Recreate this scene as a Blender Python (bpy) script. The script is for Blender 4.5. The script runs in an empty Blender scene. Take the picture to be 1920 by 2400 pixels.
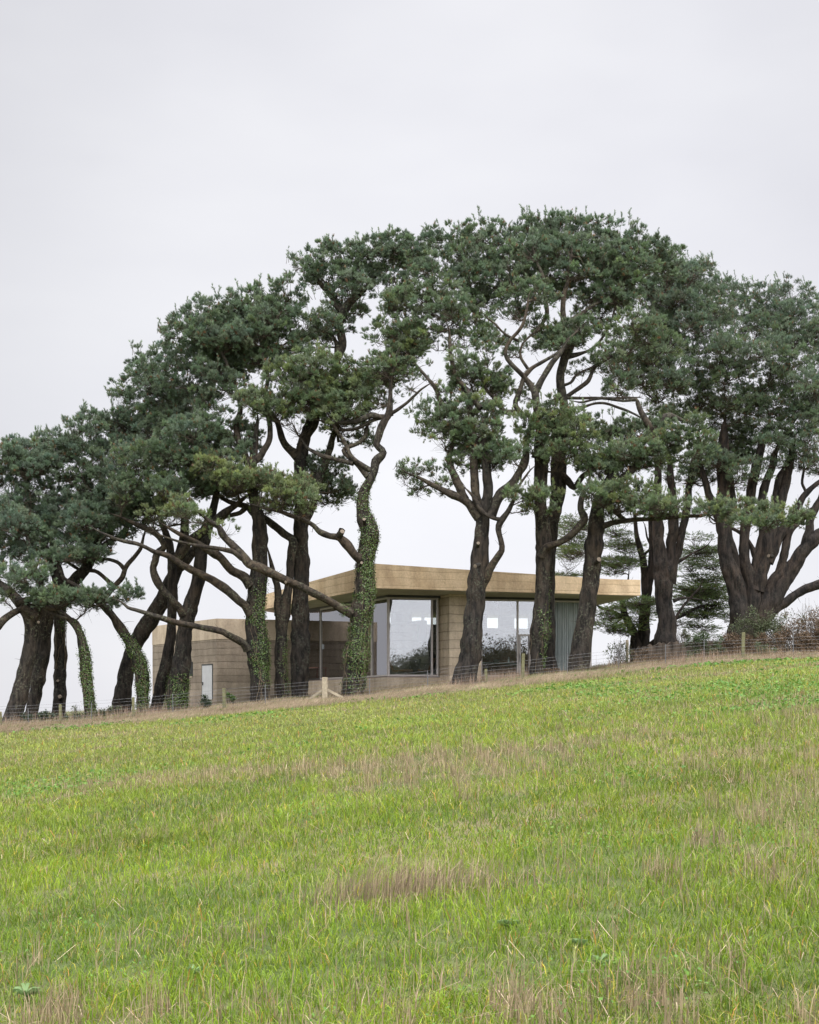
import bpy, math, random
import numpy as np
R = math.radians
scene = bpy.context.scene
col = scene.collection
rng = np.random.default_rng(11)
random.seed(5)

# ------------------------------------------------------------------ camera
F = 3600.0; HZ = 1660.0            # focal length and horizon row, in pixels of the 1920 x 2400 photograph
cam_d = bpy.data.cameras.new('camera'); cam = bpy.data.objects.new('camera', cam_d); col.objects.link(cam)
cam_d.sensor_fit = 'VERTICAL'; cam_d.sensor_height = 30; cam_d.sensor_width = 24; cam_d.lens = F/2400*30
cam_d.shift_y = (HZ-1200)/2400; cam_d.clip_end = 9000; cam_d.clip_start = 0.2
cam.location = (0, 0, 0); cam.rotation_euler = (R(90), 0, 0)
scene.camera = cam

# ------------------------------------------------------------------ sky and light (overcast)
SUN_EL, SUN_AZ = R(48), R(125)     # azimuth clockwise from +Y : behind the camera, to the right
w = bpy.data.worlds.new("World"); scene.world = w; w.use_nodes = True
nt = w.node_tree; nt.nodes.clear()
def N(nt, t, **kw):
    n = nt.nodes.new(t)
    for k, v in kw.items(): setattr(n, k, v)
    return n
def ramp(nt, fac, stops, interp='LINEAR'):
    n = N(nt, 'ShaderNodeValToRGB'); cr = n.color_ramp; cr.interpolation = interp
    while len(cr.elements) < len(stops): cr.elements.new(0.5)
    for e, (p, c) in zip(cr.elements, stops):
        e.position = p; e.color = (c[0], c[1], c[2], 1) if hasattr(c, '__len__') else (c, c, c, 1)
    nt.links.new(fac, n.inputs[0]); return n.outputs[0]
def mixc(nt, f, a, b, mode='MIX'):
    n = N(nt, 'ShaderNodeMix', data_type='RGBA', blend_type=mode)
    for s, v in ((n.inputs[0], f), (n.inputs[6], a), (n.inputs[7], b)):
        if hasattr(v, 'links'): nt.links.new(v, s)
        elif hasattr(v, '__len__'): s.default_value = (v[0], v[1], v[2], 1)
        else: s.default_value = v
    return n.outputs[2]
def math_(nt, op, a, b=0.0, c=None):
    n = N(nt, 'ShaderNodeMath', operation=op)
    for s, v in zip(n.inputs, (a, b, c)):
        if v is None: continue
        if hasattr(v, 'links'): nt.links.new(v, s)
        else: s.default_value = v
    return n.outputs[0]
tc = N(nt, 'ShaderNodeTexCoord'); sp = N(nt, 'ShaderNodeSeparateXYZ'); nt.links.new(tc.outputs['Generated'], sp.inputs[0])
sky = N(nt, 'ShaderNodeTexSky', sky_type='NISHITA', sun_disc=False, sun_elevation=SUN_EL, sun_rotation=SUN_AZ)
# cloud deck: luminance grows towards the zenith as under a real overcast sky
lum = ramp(nt, sp.outputs[2], [(0.0, 1.0), (0.12, 0.99), (0.24, 0.95), (0.42, 0.90), (0.58, 2.3), (1.0, 5.0)])
# cloud deck brightened behind the camera, on the veiled sun's side, as added fill
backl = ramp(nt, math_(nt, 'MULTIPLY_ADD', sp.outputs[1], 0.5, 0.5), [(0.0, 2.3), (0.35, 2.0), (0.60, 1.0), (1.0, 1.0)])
az = ramp(nt, math_(nt, 'MULTIPLY_ADD', sp.outputs[0], 1.0, 0.5), [(0.0, 0.80), (0.22, 0.83), (0.36, 0.95), (0.50, 1.0), (0.66, 1.0), (0.78, 0.93), (1.0, 0.95)])
mp = N(nt, 'ShaderNodeMapping'); mp.inputs['Scale'].default_value = (1.6, 1.6, 4.0); nt.links.new(tc.outputs['Generated'], mp.inputs[0])
nz = N(nt, 'ShaderNodeTexNoise'); nz.inputs['Scale'].default_value = 2.2; nz.inputs['Detail'].default_value = 4; nt.links.new(mp.outputs[0], nz.inputs[0])
cl = ramp(nt, nz.outputs[0], [(0.32, (0.925, 0.925, 0.94)), (0.68, (1.04, 1.04, 1.035))])
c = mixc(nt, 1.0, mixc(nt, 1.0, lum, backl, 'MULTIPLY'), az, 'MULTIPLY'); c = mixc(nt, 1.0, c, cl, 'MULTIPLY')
c = mixc(nt, 1.0, c, (0.985, 0.985, 1.03), 'MULTIPLY')
skyc = mixc(nt, 1.0, sky.outputs[0], (0.1, 0.1, 0.1), 'MULTIPLY')
c = mixc(nt, 0.06, c, skyc)
bg = N(nt, 'ShaderNodeBackground'); nt.links.new(c, bg.inputs[0]); bg.inputs[1].default_value = 1.0
wo = N(nt, 'ShaderNodeOutputWorld'); nt.links.new(bg.outputs[0], wo.inputs[0])
sd = bpy.data.lights.new('sun', 'SUN'); sd.energy = 1.5; sd.angle = R(22); sd.color = (1, 0.96, 0.9)
sun = bpy.data.objects.new('sun', sd); col.objects.link(sun)
sun.rotation_euler = (R(90)-SUN_EL, 0, R(180)-SUN_AZ)
sun.location = (30, -30, 40)
vs = scene.view_settings; vs.view_transform = 'Standard'; vs.look = 'None'; vs.exposure = 0.0; vs.gamma = 1.0

# ------------------------------------------------------------------ helpers
CR = {'A': (0, 1100, 3.316), 'B': (400, 1100, 3.316), 'C': (800, 1100, 3.45), 'D': (1200, 1050, 2.396), 'E': (0, 900, 2.464),
      'F': (250, 600, 2.3), 'G': (900, 450, 2.464), 'H': (1350, 600, 3.026), 'P': (0, 0, 1.0)}
def px(c, x, y):
    a, b, s = CR[c]; return a+x/s, b+y/s
def pt(c, x, y, d):
    u, v = px(c, x, y); return np.array([(u-960)/F*d, d, (HZ-v)/F*d])
def rad(c, r, d): return r/CR[c][2]/F*d

def _h(i, j, k, s):
    n = (i*374761393+j*668265263+k*1442695041+s*982451653) & 0xFFFFFFFF
    n = ((n ^ (n >> 13))*1274126177) & 0xFFFFFFFF
    return ((n ^ (n >> 16)) & 0xFFFF)/65535.0*2-1
def vnoise(p, s=0):
    p = np.asarray(p, float); i = np.floor(p).astype(np.int64); f = p-i; f = f*f*(3-2*f); r = 0
    for a in (0, 1):
        for b in (0, 1):
            for c in (0, 1):
                wt = (f[..., 0] if a else 1-f[..., 0])*(f[..., 1] if b else 1-f[..., 1])*(f[..., 2] if c else 1-f[..., 2])
                r = r+wt*_h(i[..., 0]+a, i[..., 1]+b, i[..., 2]+c, s)
    return r
def n2(x, y, sc, s=0): return vnoise(np.stack([x/sc, y/sc, 0*x+0.5], -1), s)

def G(x, y):
    x = np.asarray(x, float); y = np.asarray(y, float)
    xe = 80*np.tanh(x/80); yb = np.where(y < 0, 60*np.tanh(y/60), np.minimum(y, 100))
    z = -1.6+0.031*yb+0.105*xe
    z = z-0.0035*np.clip(x-10, 0, 14)**2+0.0026*np.clip(-x-8, 0, 14)**2
    z = z-16*(1-np.exp(-np.maximum(y-100, 0)/110))
    r = np.hypot(x, y-40); t = np.clip((r-160)/400, 0, 1); t = t*t*(3-2*t)
    z = z*(1-t)-28*t
    z = z+(1-t)*(0.10*n2(x, y, 9, 3)+0.035*n2(x, y, 2.3, 4))
    return z
def g1(x, y): return float(G(np.array([x]), np.array([y]))[0])

def mesh_obj(name, V, Fc, mat, parent=None, attr=None, smooth=False, label=None, cat=None, group=None, kind=None):
    """V (n,3); Fc: (m,3) or (m,4) array, or list of such arrays"""
    V = np.asarray(V, np.float32)
    if not isinstance(Fc, list) or isinstance(Fc[0], tuple): Fc = [Fc]
    Fc = [np.asarray(f, np.int32) for f in Fc if len(f)]
    me = bpy.data.meshes.new(name)
    me.vertices.add(len(V)); me.vertices.foreach_set('co', V.ravel())
    nl = sum(f.size for f in Fc); npoly = sum(len(f) for f in Fc)
    me.loops.add(nl); me.loops.foreach_set('vertex_index', np.concatenate([f.ravel() for f in Fc]))
    me.polygons.add(npoly)
    tot = np.concatenate([np.full(len(f), f.shape[1], np.int32) for f in Fc])
    st = np.concatenate([[0], np.cumsum(tot)[:-1]]).astype(np.int32)
    me.polygons.foreach_set('loop_start', st)
    me.update(calc_edges=True)
    me.polygons.foreach_set('use_smooth', np.full(npoly, bool(smooth)))
    if attr is not None:
        a = me.attributes.new('tint', 'FLOAT_COLOR', 'POINT')
        a.data.foreach_set('color', np.concatenate([attr, np.ones((len(attr), 1))], 1).astype(np.float32).ravel())
    me.materials.append(mat)
    o = bpy.data.objects.new(name, me); col.objects.link(o)
    if parent: o.parent = parent
    return tag(o, label, cat, group, kind)
def tag(o, label=None, cat=None, group=None, kind=None):
    if label: o['label'] = label
    if cat: o['category'] = cat
    if group: o['group'] = group
    if kind: o['kind'] = kind
    return o
def empty(name, label, cat, group=None, loc=(0, 0, 0)):
    o = bpy.data.objects.new(name, None); col.objects.link(o); o.empty_display_size = 0.3
    o.location = loc
    return tag(o, label, cat, group)
class MB:
    def __init__(s): s.v = []; s.q = []; s.t = []; s.a = []; s.n = 0
    def add(s, V, Q=None, T=None, a=None):
        V = np.asarray(V, float).reshape(-1, 3)
        if Q is not None and len(Q): s.q.append(np.asarray(Q)+s.n)
        if T is not None and len(T): s.t.append(np.asarray(T)+s.n)
        if a is not None: s.a.append(a)
        s.v.append(V); s.n += len(V)
    def build(s, name, mat, parent=None, off=None, **k):
        V = np.concatenate(s.v)
        if off is not None: V = V-np.asarray(off)
        f = []
        if s.q: f.append(np.concatenate(s.q))
        if s.t: f.append(np.concatenate(s.t))
        return mesh_obj(name, V, f, mat, parent, np.concatenate(s.a) if s.a else None, **k)
    def box(s, c, size, rz=0, tilt=None):
        x, y, z = [v/2 for v in size]
        V = np.array([(i*x, j*y, k*z) for i in (-1, 1) for j in (-1, 1) for k in (-1, 1)])
        if tilt is not None: V = V@tilt.T
        cs, sn = math.cos(rz), math.sin(rz)
        V = np.stack([V[:, 0]*cs-V[:, 1]*sn, V[:, 0]*sn+V[:, 1]*cs, V[:, 2]], 1)+np.asarray(c)
        s.add(V, [(0, 1, 3, 2), (4, 6, 7, 5), (0, 4, 5, 1), (2, 3, 7, 6), (0, 2, 6, 4), (1, 5, 7, 3)]); return s
    def prism(s, poly, zb, zt):
        n = len(poly); zb = zb if hasattr(zb, '__len__') else [zb]*n; zt = zt if hasattr(zt, '__len__') else [zt]*n
        ar = sum(poly[i][0]*poly[(i+1) % n][1]-poly[(i+1) % n][0]*poly[i][1] for i in range(n))
        if ar < 0: poly = poly[::-1]; zb = list(zb)[::-1]; zt = list(zt)[::-1]
        V = [(p[0], p[1], z) for p, z in zip(poly, zb)]+[(p[0], p[1], z) for p, z in zip(poly, zt)]
        Q = [(i, (i+1) % n, n+(i+1) % n, n+i) for i in range(n)]
        T = [(n, n+i, n+i+1) for i in range(1, n-1)]+[(0, i+1, i) for i in range(1, n-1)]
        s.add(V, Q, T); return s
    def wall(s, p0, p1, z0, z1, th):
        """slab from p0 to p1, thickness th extending away from the camera side (left-hand normal)"""
        p0 = np.array(p0, float); p1 = np.array(p1, float); d = p1-p0; d /= np.linalg.norm(d); nn = np.array([-d[1], d[0]])*th
        return s.prism([tuple(p0), tuple(p1), tuple(p1+nn), tuple(p0+nn)], z0, z1)
    def tube(s, P, r, sides=10):
        V, Q = tube(np.asarray(P, float), np.asarray(r, float), sides, 0, resample=False); s.add(V.reshape(-1, 3), Q); return s

def catmull(P, step):
    P = np.asarray(P, float); out = []
    n = len(P)
    for i in range(n-1):
        p0 = P[max(i-1, 0)]; p1 = P[i]; p2 = P[i+1]; p3 = P[min(i+2, n-1)]
        L = np.linalg.norm((p2-p1)[:3]); k = max(1, int(L/step))
        for j in range(k):
            t = j/k
            out.append(0.5*((2*p1)+(-p0+p2)*t+(2*p0-5*p1+4*p2-p3)*t*t+(-p0+3*p1-3*p2+p3)*t**3))
    out.append(P[-1]); return np.array(out)
def tube(P, r, sides=16, rough=0.0, seed=0, resample=True, step=0.14):
    Q4 = np.concatenate([P, r[:, None]], 1)
    if resample: Q4 = catmull(Q4, step)
    P = Q4[:, :3]; r = np.maximum(Q4[:, 3], 0.004); n = len(P)
    T = np.gradient(P, axis=0); T /= np.linalg.norm(T, axis=1)[:, None]+1e-9
    u = np.cross(T[0], [0.3, 1, 0.1]); u /= np.linalg.norm(u); U = [u]
    for i in range(1, n):
        u = u-T[i]*np.dot(u, T[i]); u /= np.linalg.norm(u); U.append(u)
    U = np.array(U); W = np.cross(T, U)
    a = np.linspace(0, 2*np.pi, sides, endpoint=False)
    D = U[:, None]*np.cos(a)[None, :, None]+W[:, None]*np.sin(a)[None, :, None]
    rr = r[:, None]*np.ones((1, sides))
    if rough > 0:
        L = np.concatenate([[0], np.cumsum(np.linalg.norm(np.diff(P, axis=0), axis=1))])
        cx = np.cos(a)[None]*np.ones((n, 1)); sx = np.sin(a)[None]*np.ones((n, 1)); Lz = L[:, None]*np.ones((1, sides))
        big = vnoise(np.stack([cx*1.3, sx*1.3, Lz*0.9], -1), seed)
        med = vnoise(np.stack([cx*2.6, sx*2.6, Lz*2.6], -1), seed+1)
        fur = np.abs(vnoise(np.stack([cx*5.5, sx*5.5, Lz*1.6], -1), seed+2))
        rr = rr*(1+rough*(0.09*big+0.09*med+0.20*(fur-0.4)))
    V = P[:, None]+D*rr[..., None]
    i = np.arange(n-1)[:, None]*sides; j = np.arange(sides)[None]; jn = (j+1) % sides
    Q = np.stack([i+j, i+jn, i+sides+jn, i+sides+j], -1).reshape(-1, 4)
    return V, Q

def twigs(P0, P1, P2, r0, r1):
    """many 3-sided 2-segment sticks at once"""
    m = len(P0); P = np.stack([P0, P1, P2], 1); d = P2-P0; d /= np.linalg.norm(d, axis=1)[:, None]+1e-9
    u = np.cross(d, np.array([0.31, 0.2, 0.93])); u /= np.linalg.norm(u, axis=1)[:, None]+1e-9; v = np.cross(d, u)
    rr = np.stack([r0, (r0+r1)/2, r1], 1); a = np.array([0, 2.094, 4.189])
    D = u[:, None]*np.cos(a)[None, :, None]+v[:, None]*np.sin(a)[None, :, None]
    V = P[:, :, None]+D[:, None]*rr[..., None, None]
    b = (np.arange(m)*9)[:, None, None]; s = np.array([0, 3])[None, :, None]; j = np.arange(3)[None, None]; jn = (j+1) % 3
    Q = np.stack([b+s+j, b+s+jn, b+s+3+jn, b+s+3+j], -1).reshape(-1, 4)
    return V.reshape(-1, 3), Q

# ------------------------------------------------------------------ materials
def new_mat(name):
    m = bpy.data.materials.new(name); m.use_nodes = True; nt = m.node_tree; b = nt.nodes['Principled BSDF']
    b.inputs['Specular IOR Level'].default_value = 0.3; return m, nt, b
def noise(nt, scale, detail=4, rough=0.55, coord='Object', stretch=None):
    tc = N(nt, 'ShaderNodeTexCoord'); v = tc.outputs[coord]
    if stretch:
        mp = N(nt, 'ShaderNodeMapping'); mp.inputs['Scale'].default_value = stretch; nt.links.new(v, mp.inputs[0]); v = mp.outputs[0]
    n = N(nt, 'ShaderNodeTexNoise'); n.inputs['Scale'].default_value = scale; n.inputs['Detail'].default_value = detail
    n.inputs['Roughness'].default_value = rough; nt.links.new(v, n.inputs[0]); return n.outputs[0]
def bump(nt, b, h, strength, dist):
    n = N(nt, 'ShaderNodeBump'); n.inputs['Strength'].default_value = strength; n.inputs['Distance'].default_value = dist
    nt.links.new(h, n.inputs['Height']); nt.links.new(n.outputs[0], b.inputs['Normal'])
def plain(name, c, rough=0.7, metal=0, var=0.15, scale=6):
    m, nt, b = new_mat(name)
    f = noise(nt, scale); c = np.array(c)
    nt.links.new(ramp(nt, f, [(0.3, tuple(c*(1-var))), (0.7, tuple(np.minimum(c*(1+var), 1)))]), b.inputs['Base Color'])
    b.inputs['Roughness'].default_value = rough; b.inputs['Metallic'].default_value = metal; return m
def leafy(name, trans=0.3, rough=0.55, spec=0.25, gain=1.0):
    """thin leaf: own tint from the mesh, part of the light passes through"""
    m, nt, b = new_mat(name)
    at = N(nt, 'ShaderNodeAttribute', attribute_name='tint'); c = at.outputs['Color']
    if gain != 1: c = mixc(nt, 1.0, c, (gain,)*3, 'MULTIPLY')
    nt.links.new(c, b.inputs['Base Color']); b.inputs['Roughness'].default_value = rough; b.inputs['Specular IOR Level'].default_value = spec
    tr = N(nt, 'ShaderNodeBsdfTranslucent'); nt.links.new(c, tr.inputs[0])
    mx = N(nt, 'ShaderNodeMixShader'); mx.inputs[0].default_value = trans
    nt.links.new(b.outputs[0], mx.inputs[1]); nt.links.new(tr.outputs[0], mx.inputs[2])
    nt.links.new(mx.outputs[0], nt.nodes['Material Output'].inputs[0]); return m
def bark(name, dark, light, lichen, lk, st=(1, 1, 0.28)):
    m, nt, b = new_mat(name)
    f1 = noise(nt, 5.0, 6, 0.65, stretch=st); f2 = noise(nt, 1.1, 3); f3 = noise(nt, 9, 5, 0.7); f4 = noise(nt, 0.45, 2)
    c = ramp(nt, f1, [(0.40, dark), (0.60, light)])
    c2 = mixc(nt, ramp(nt, f4, [(0.40, 0.0), (0.62, 0.75)]), c, mixc(nt, 1.0, c, (1.5, 1.25, 1.0), 'MULTIPLY'))
    msk = math_(nt, 'MULTIPLY', ramp(nt, f3, [(0.52, 0), (0.62, 1)]), ramp(nt, f2, [(0.42, 0), (0.62, lk)]))
    nt.links.new(mixc(nt, msk, c2, lichen), b.inputs['Base Color']); b.inputs['Roughness'].default_value = 0.9
    bump(nt, b, f1, 1.0, 0.10 if st[2] < 1 else 0.04); return m
M = {}
M['bark'] = bark('pine_bark', (0.006, 0.005, 0.004), (0.036, 0.030, 0.024), (0.13, 0.135, 0.09), 0.75)
M['bark_dark'] = bark('dark_pine_bark', (0.005, 0.004, 0.0033), (0.030, 0.025, 0.020), (0.11, 0.12, 0.085), 0.6)
M['bark_red'] = bark('cypress_bark', (0.005, 0.004, 0.0035), (0.029, 0.023, 0.0195), (0.08, 0.08, 0.06), 0.3)
M['limb'] = bark('limb_bark', (0.010, 0.008, 0.006), (0.041, 0.034, 0.026), (0.12, 0.125, 0.075), 0.7, (1, 1, 1))
M['twig'] = plain('twig_bark', (0.050, 0.038, 0.026), 0.9)
M['cut'] = plain('cut_wood', (0.15, 0.12, 0.09), 0.85, var=0.25, scale=20)
M['needle'] = leafy('pine_needles', 0.28, 0.5, 0.35)
M['ivy'] = leafy('ivy_leaves', 0.2, 0.4, 0.5)
M['grass'] = leafy('grass_blades', 0.30, 0.55, 0.25)
M['shrub'] = leafy('shrub_leaves', 0.3, 0.5, 0.3)

def concrete(name, a, b_, band, lines=True, stain=0.5, ls=0.95):
    """rammed concrete: lifts with uneven joints, drifting tone, weather stains"""
    m, nt, b = new_mat(name)
    tc = N(nt, 'ShaderNodeTexCoord'); s = N(nt, 'ShaderNodeSeparateXYZ'); nt.links.new(tc.outputs['Object'], s.inputs[0])
    big = noise(nt, 0.55, 4, 0.6); fine = noise(nt, 9, 6, 0.7); drift = noise(nt, 0.9, 3, 0.5, stretch=(1, 1, 2.0))
    streak = noise(nt, 2.2, 5, 0.6, stretch=(1, 1, 0.25))
    c = ramp(nt, big, [(0.32, a), (0.68, b_)])
    c = mixc(nt, 0.55, c, mixc(nt, 1.0, c, ramp(nt, fine, [(0.3, 0.72), (0.7, 1.25)]), 'MULTIPLY'))
    c = mixc(nt, stain, c, mixc(nt, 1.0, c, ramp(nt, streak, [(0.35, (0.62, 0.58, 0.55)), (0.62, (1.12, 1.1, 1.05))]), 'MULTIPLY'))
    h = fine
    if lines:
        z = math_(nt, 'ADD', s.outputs[2], math_(nt, 'MULTIPLY', drift, 0.16))
        q = math_(nt, 'DIVIDE', z, band); fr = math_(nt, 'FRACT', q)
        fl = math_(nt, 'FLOOR', q)
        wn = N(nt, 'ShaderNodeTexWhiteNoise', noise_dimensions='1D'); nt.links.new(fl, wn.inputs['W'])
        c = mixc(nt, 1.0, c, ramp(nt, wn.outputs[0], [(0, (1-.2*ls, 1-.22*ls, 1-.24*ls)), (1, (1+.14*ls, 1+.13*ls, 1+.1*ls))]), 'MULTIPLY')
        ln = ramp(nt, fr, [(0.0, 0.42), (0.05, 0.50), (0.11, 1.0), (0.75, 1.0), (1.0, 0.86)])
        c = mixc(nt, ramp(nt, noise(nt, 1.7, 3), [(0.35, ls*.4), (0.6, ls)]), c, mixc(nt, 1.0, c, ln, 'MULTIPLY'))
        h = math_(nt, 'ADD', math_(nt, 'MULTIPLY', ln, 1.2), fine)
    nt.links.new(c, b.inputs['Base Color']); b.inputs['Roughness'].default_value = 0.88
    bump(nt, b, h, 0.5, 0.03); return m
M['fascia'] = concrete('ochre_concrete', (0.46, 0.335, 0.205), (0.64, 0.50, 0.335), 0.40, stain=0.45, ls=.22)
M['rammed'] = concrete('rammed_concrete', (0.44, 0.36, 0.27), (0.60, 0.51, 0.40), 0.47)
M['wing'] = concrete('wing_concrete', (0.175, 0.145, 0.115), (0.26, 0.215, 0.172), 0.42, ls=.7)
M['coping'] = concrete('pale_concrete', (0.34, 0.275, 0.20), (0.45, 0.37, 0.285), 0.9, lines=False, stain=0.5)
M['inner'] = concrete('inner_concrete', (0.36, 0.34, 0.30), (0.48, 0.45, 0.40), 0.47)
M['soffit'] = concrete('soffit_concrete', (0.36, 0.32, 0.28), (0.46, 0.42, 0.36), 0.9, lines=False, stain=0.3)
M['frame'] = plain('bronze_frame', (0.42, 0.38, 0.36), 0.45, 0.2, 0.05)
M['dframe'] = plain('dark_frame', (0.05, 0.05, 0.05), 0.5, 0.2, 0.05)
M['zinc'] = plain('grey_door_panel', (0.42, 0.42, 0.43), 0.5, 0.1, 0.06, 3)
M['dark'] = plain('dark_void', (0.015, 0.015, 0.015), 0.6)
M['floor'] = plain('house_floor', (0.24, 0.19, 0.16), 0.5)
M['redwood'] = plain('reddish_joinery', (0.20, 0.10, 0.075), 0.45, 0, 0.25, 3)
M['tan'] = plain('tan_leather', (0.32, 0.16, 0.07), 0.4)
M['black'] = plain('black_leather', (0.025, 0.025, 0.027), 0.4)
M['steel'] = plain('brushed_steel', (0.4, 0.4, 0.4), 0.3, 0.9, 0.05)
M['white'] = plain('pale_worktop', (0.62, 0.66, 0.66), 0.3, 0, 0.04)
M['wood'] = plain('weathered_timber', (0.30, 0.255, 0.18), 0.85, 0, 0.3, 7)
M['wood_green'] = plain('algae_timber', (0.13, 0.125, 0.065), 0.9, 0, 0.35, 6)
M['wire'] = plain('galvanised_wire', (0.16, 0.16, 0.16), 0.5, 0.5, 0.1)
M['wall'] = plain('dark_field_wall', (0.075, 0.058, 0.045), 0.95, 0, 0.5, 2.5)
def curtain_mat():
    m, nt, b = new_mat('blue_grey_cloth')
    nt.links.new(ramp(nt, noise(nt, 3, 3, stretch=(4, 4, 0.5)), [(0.3, (0.34, 0.375, 0.375)), (0.7, (0.46, 0.495, 0.495))]), b.inputs['Base Color'])
    b.inputs['Roughness'].default_value = 0.9; return m
M['curtain'] = curtain_mat()
def glass():
    m = bpy.data.materials.new('window_glass'); m.use_nodes = True; nt = m.node_tree; nt.nodes.clear()
    fr = N(nt, 'ShaderNodeFresnel'); fr.inputs['IOR'].default_value = 1.5
    f = math_(nt, 'MULTIPLY_ADD', fr.outputs[0], 1.5, 0.13)
    tr = N(nt, 'ShaderNodeBsdfTransparent'); tr.inputs[0].default_value = (0.90, 0.94, 0.92, 1)
    gl = N(nt, 'ShaderNodeBsdfGlossy'); gl.inputs[0].default_value = (0.95, 0.95, 1, 1); gl.inputs[1].default_value = 0.01
    mx = N(nt, 'ShaderNodeMixShader'); nt.links.new(f, mx.inputs[0]); nt.links.new(tr.outputs[0], mx.inputs[1]); nt.links.new(gl.outputs[0], mx.inputs[2])
    o = N(nt, 'ShaderNodeOutputMaterial'); nt.links.new(mx.outputs[0], o.inputs[0]); return m
M['glass'] = glass()
def ground_mat():
    m, nt, b = new_mat('field_soil_and_turf')
    a = noise(nt, 0.35, 5, 0.6, stretch=(0.7, 1.5, 1)); f = noise(nt, 5, 6, 0.7); g = noise(nt, 60, 4, 0.7)
    c = ramp(nt, a, [(0.38, (0.06, 0.09, 0.018)), (0.50, (0.11, 0.125, 0.035)), (0.60, (0.21, 0.16, 0.09))])
    c = mixc(nt, ramp(nt, f, [(0.35, 0.15), (0.7, 0.6)]), c, (0.06, 0.08, 0.02))
    c = mixc(nt, 0.5, c, mixc(nt, 1.0, c, ramp(nt, g, [(0.3, 0.5), (0.7, 1.4)]), 'MULTIPLY'))
    nt.links.new(c, b.inputs['Base Color']); b.inputs['Roughness'].default_value = 0.95
    bump(nt, b, g, 0.6, 0.03); return m
M['ground'] = ground_mat()

# ------------------------------------------------------------------ ground
def axis(a, steps):
    out = [a]
    for lim, st in steps:
        while out[-1] < lim: out.append(out[-1]+st)
    return np.array(out)
xs = axis(0, [(30, 0.5), (80, 4), (300, 20), (3600, 150)]); xs = np.concatenate([-xs[:0:-1], xs])
ys = np.concatenate([-axis(0, [(60, 5), (300, 20), (3600, 150)])[:0:-1], axis(0, [(110, 0.5), (200, 5), (400, 20), (4500, 150)])])
X, Y = np.meshgrid(xs, ys); Z = G(X, Y)
nx, ny = len(xs), len(ys)
i = np.arange(ny-1)[:, None]*nx; j = np.arange(nx-1)[None]
Q = np.stack([i+j, i+j+1, i+nx+j+1, i+nx+j], -1).reshape(-1, 4)
mesh_obj('ground', np.stack([X, Y, Z], -1).reshape(-1, 3), Q, M['ground'], smooth=True, kind='structure')
# far headland, seen through the leftmost trunks
hx = np.linspace(-260, 60, 60); hp = np.array([max(0, 1-((x+100)/90)**2) for x in hx])
V = []; 
for k in range(9):
    t = k/8; yy = 500+t*160; zz = -34+ (31*hp)*math.sin(math.pi*t)**0.8
    V += [(x, yy, z) for x, z in zip(hx, zz)]
i = np.arange(8)[:, None]*60; j = np.arange(59)[None]
mesh_obj('hills', V, np.stack([i+j, i+j+1, i+60+j+1, i+60+j], -1).reshape(-1, 4), plain('hazy_heath', (0.10, 0.10, 0.075), 0.95, 0, 0.3, 0.1), smooth=True, kind='structure')

# ------------------------------------------------------------------ the house
SOF = 6.20; FL = 1.75
G0 = np.array([-1.19, 83.5]); FD = np.array([0.938, 0.347]); LD = np.array([-0.3966, 0.918]); FG = np.array([1, .27])/np.hypot(1, .27)
def on(p, d, u):             # point on the plan line p + t d seen at image column u
    k = (u-960)/F; t = (k*p[1]-p[0])/(d[0]-k*d[1]); return p+t*d
fx = lambda u: on(G0, FG, u)
lx = lambda u: on(G0, LD, u)
house = empty('house', 'low rammed concrete house with deep ochre flat roof and tall glazing behind the pines', 'house')
roof_poly = [(-9.6, 97.2), (-1.8, 79.2), (10.98, 83.9), (12.7, 84.45), (11.3, 92.6), (9.8, 106), (-7.5, 103.5)]
roof = MB().prism(roof_poly, SOF, [7.08, 7.46, 7.05, 7.06, 7.0, 6.95, 6.95]).build('roof', M['fascia'], house)
sf = MB(); ins = [(p[0]*0.985+0.02, 91+(p[1]-91)*0.985) for p in roof_poly]
sf.prism(ins, SOF-0.03, SOF-0.002).build('soffit', M['soffit'], house)
drip = MB()
for a, b_ in ((roof_poly[0], roof_poly[1]), (roof_poly[1], roof_poly[2]), (roof_poly[2], roof_poly[3])):
    pass
Wc = np.array([-11.93, 95.0]); Wl = np.array([-17.4, 104.0]); Wm = Wc+FD*11.2; WT = 5.55
back = np.array([-0.6, 0.8])*0
wing_poly = [tuple(Wl), tuple(Wc), tuple(Wm), (Wm[0]-2.4, Wm[1]+6.2), (Wl[0]+6, Wl[1]+7)]
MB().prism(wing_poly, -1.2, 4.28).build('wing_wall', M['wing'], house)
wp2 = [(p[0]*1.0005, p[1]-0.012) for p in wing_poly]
MB().prism([(Wl[0]-.02, Wl[1]-.01), (Wc[0]-.005, Wc[1]-.03), (Wm[0]+.02, Wm[1]-.02), (Wm[0]-2.4, Wm[1]+6.22), (Wl[0]+6, Wl[1]+7.02)], 4.283, WT).build('parapet', M['coping'], house)
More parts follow.
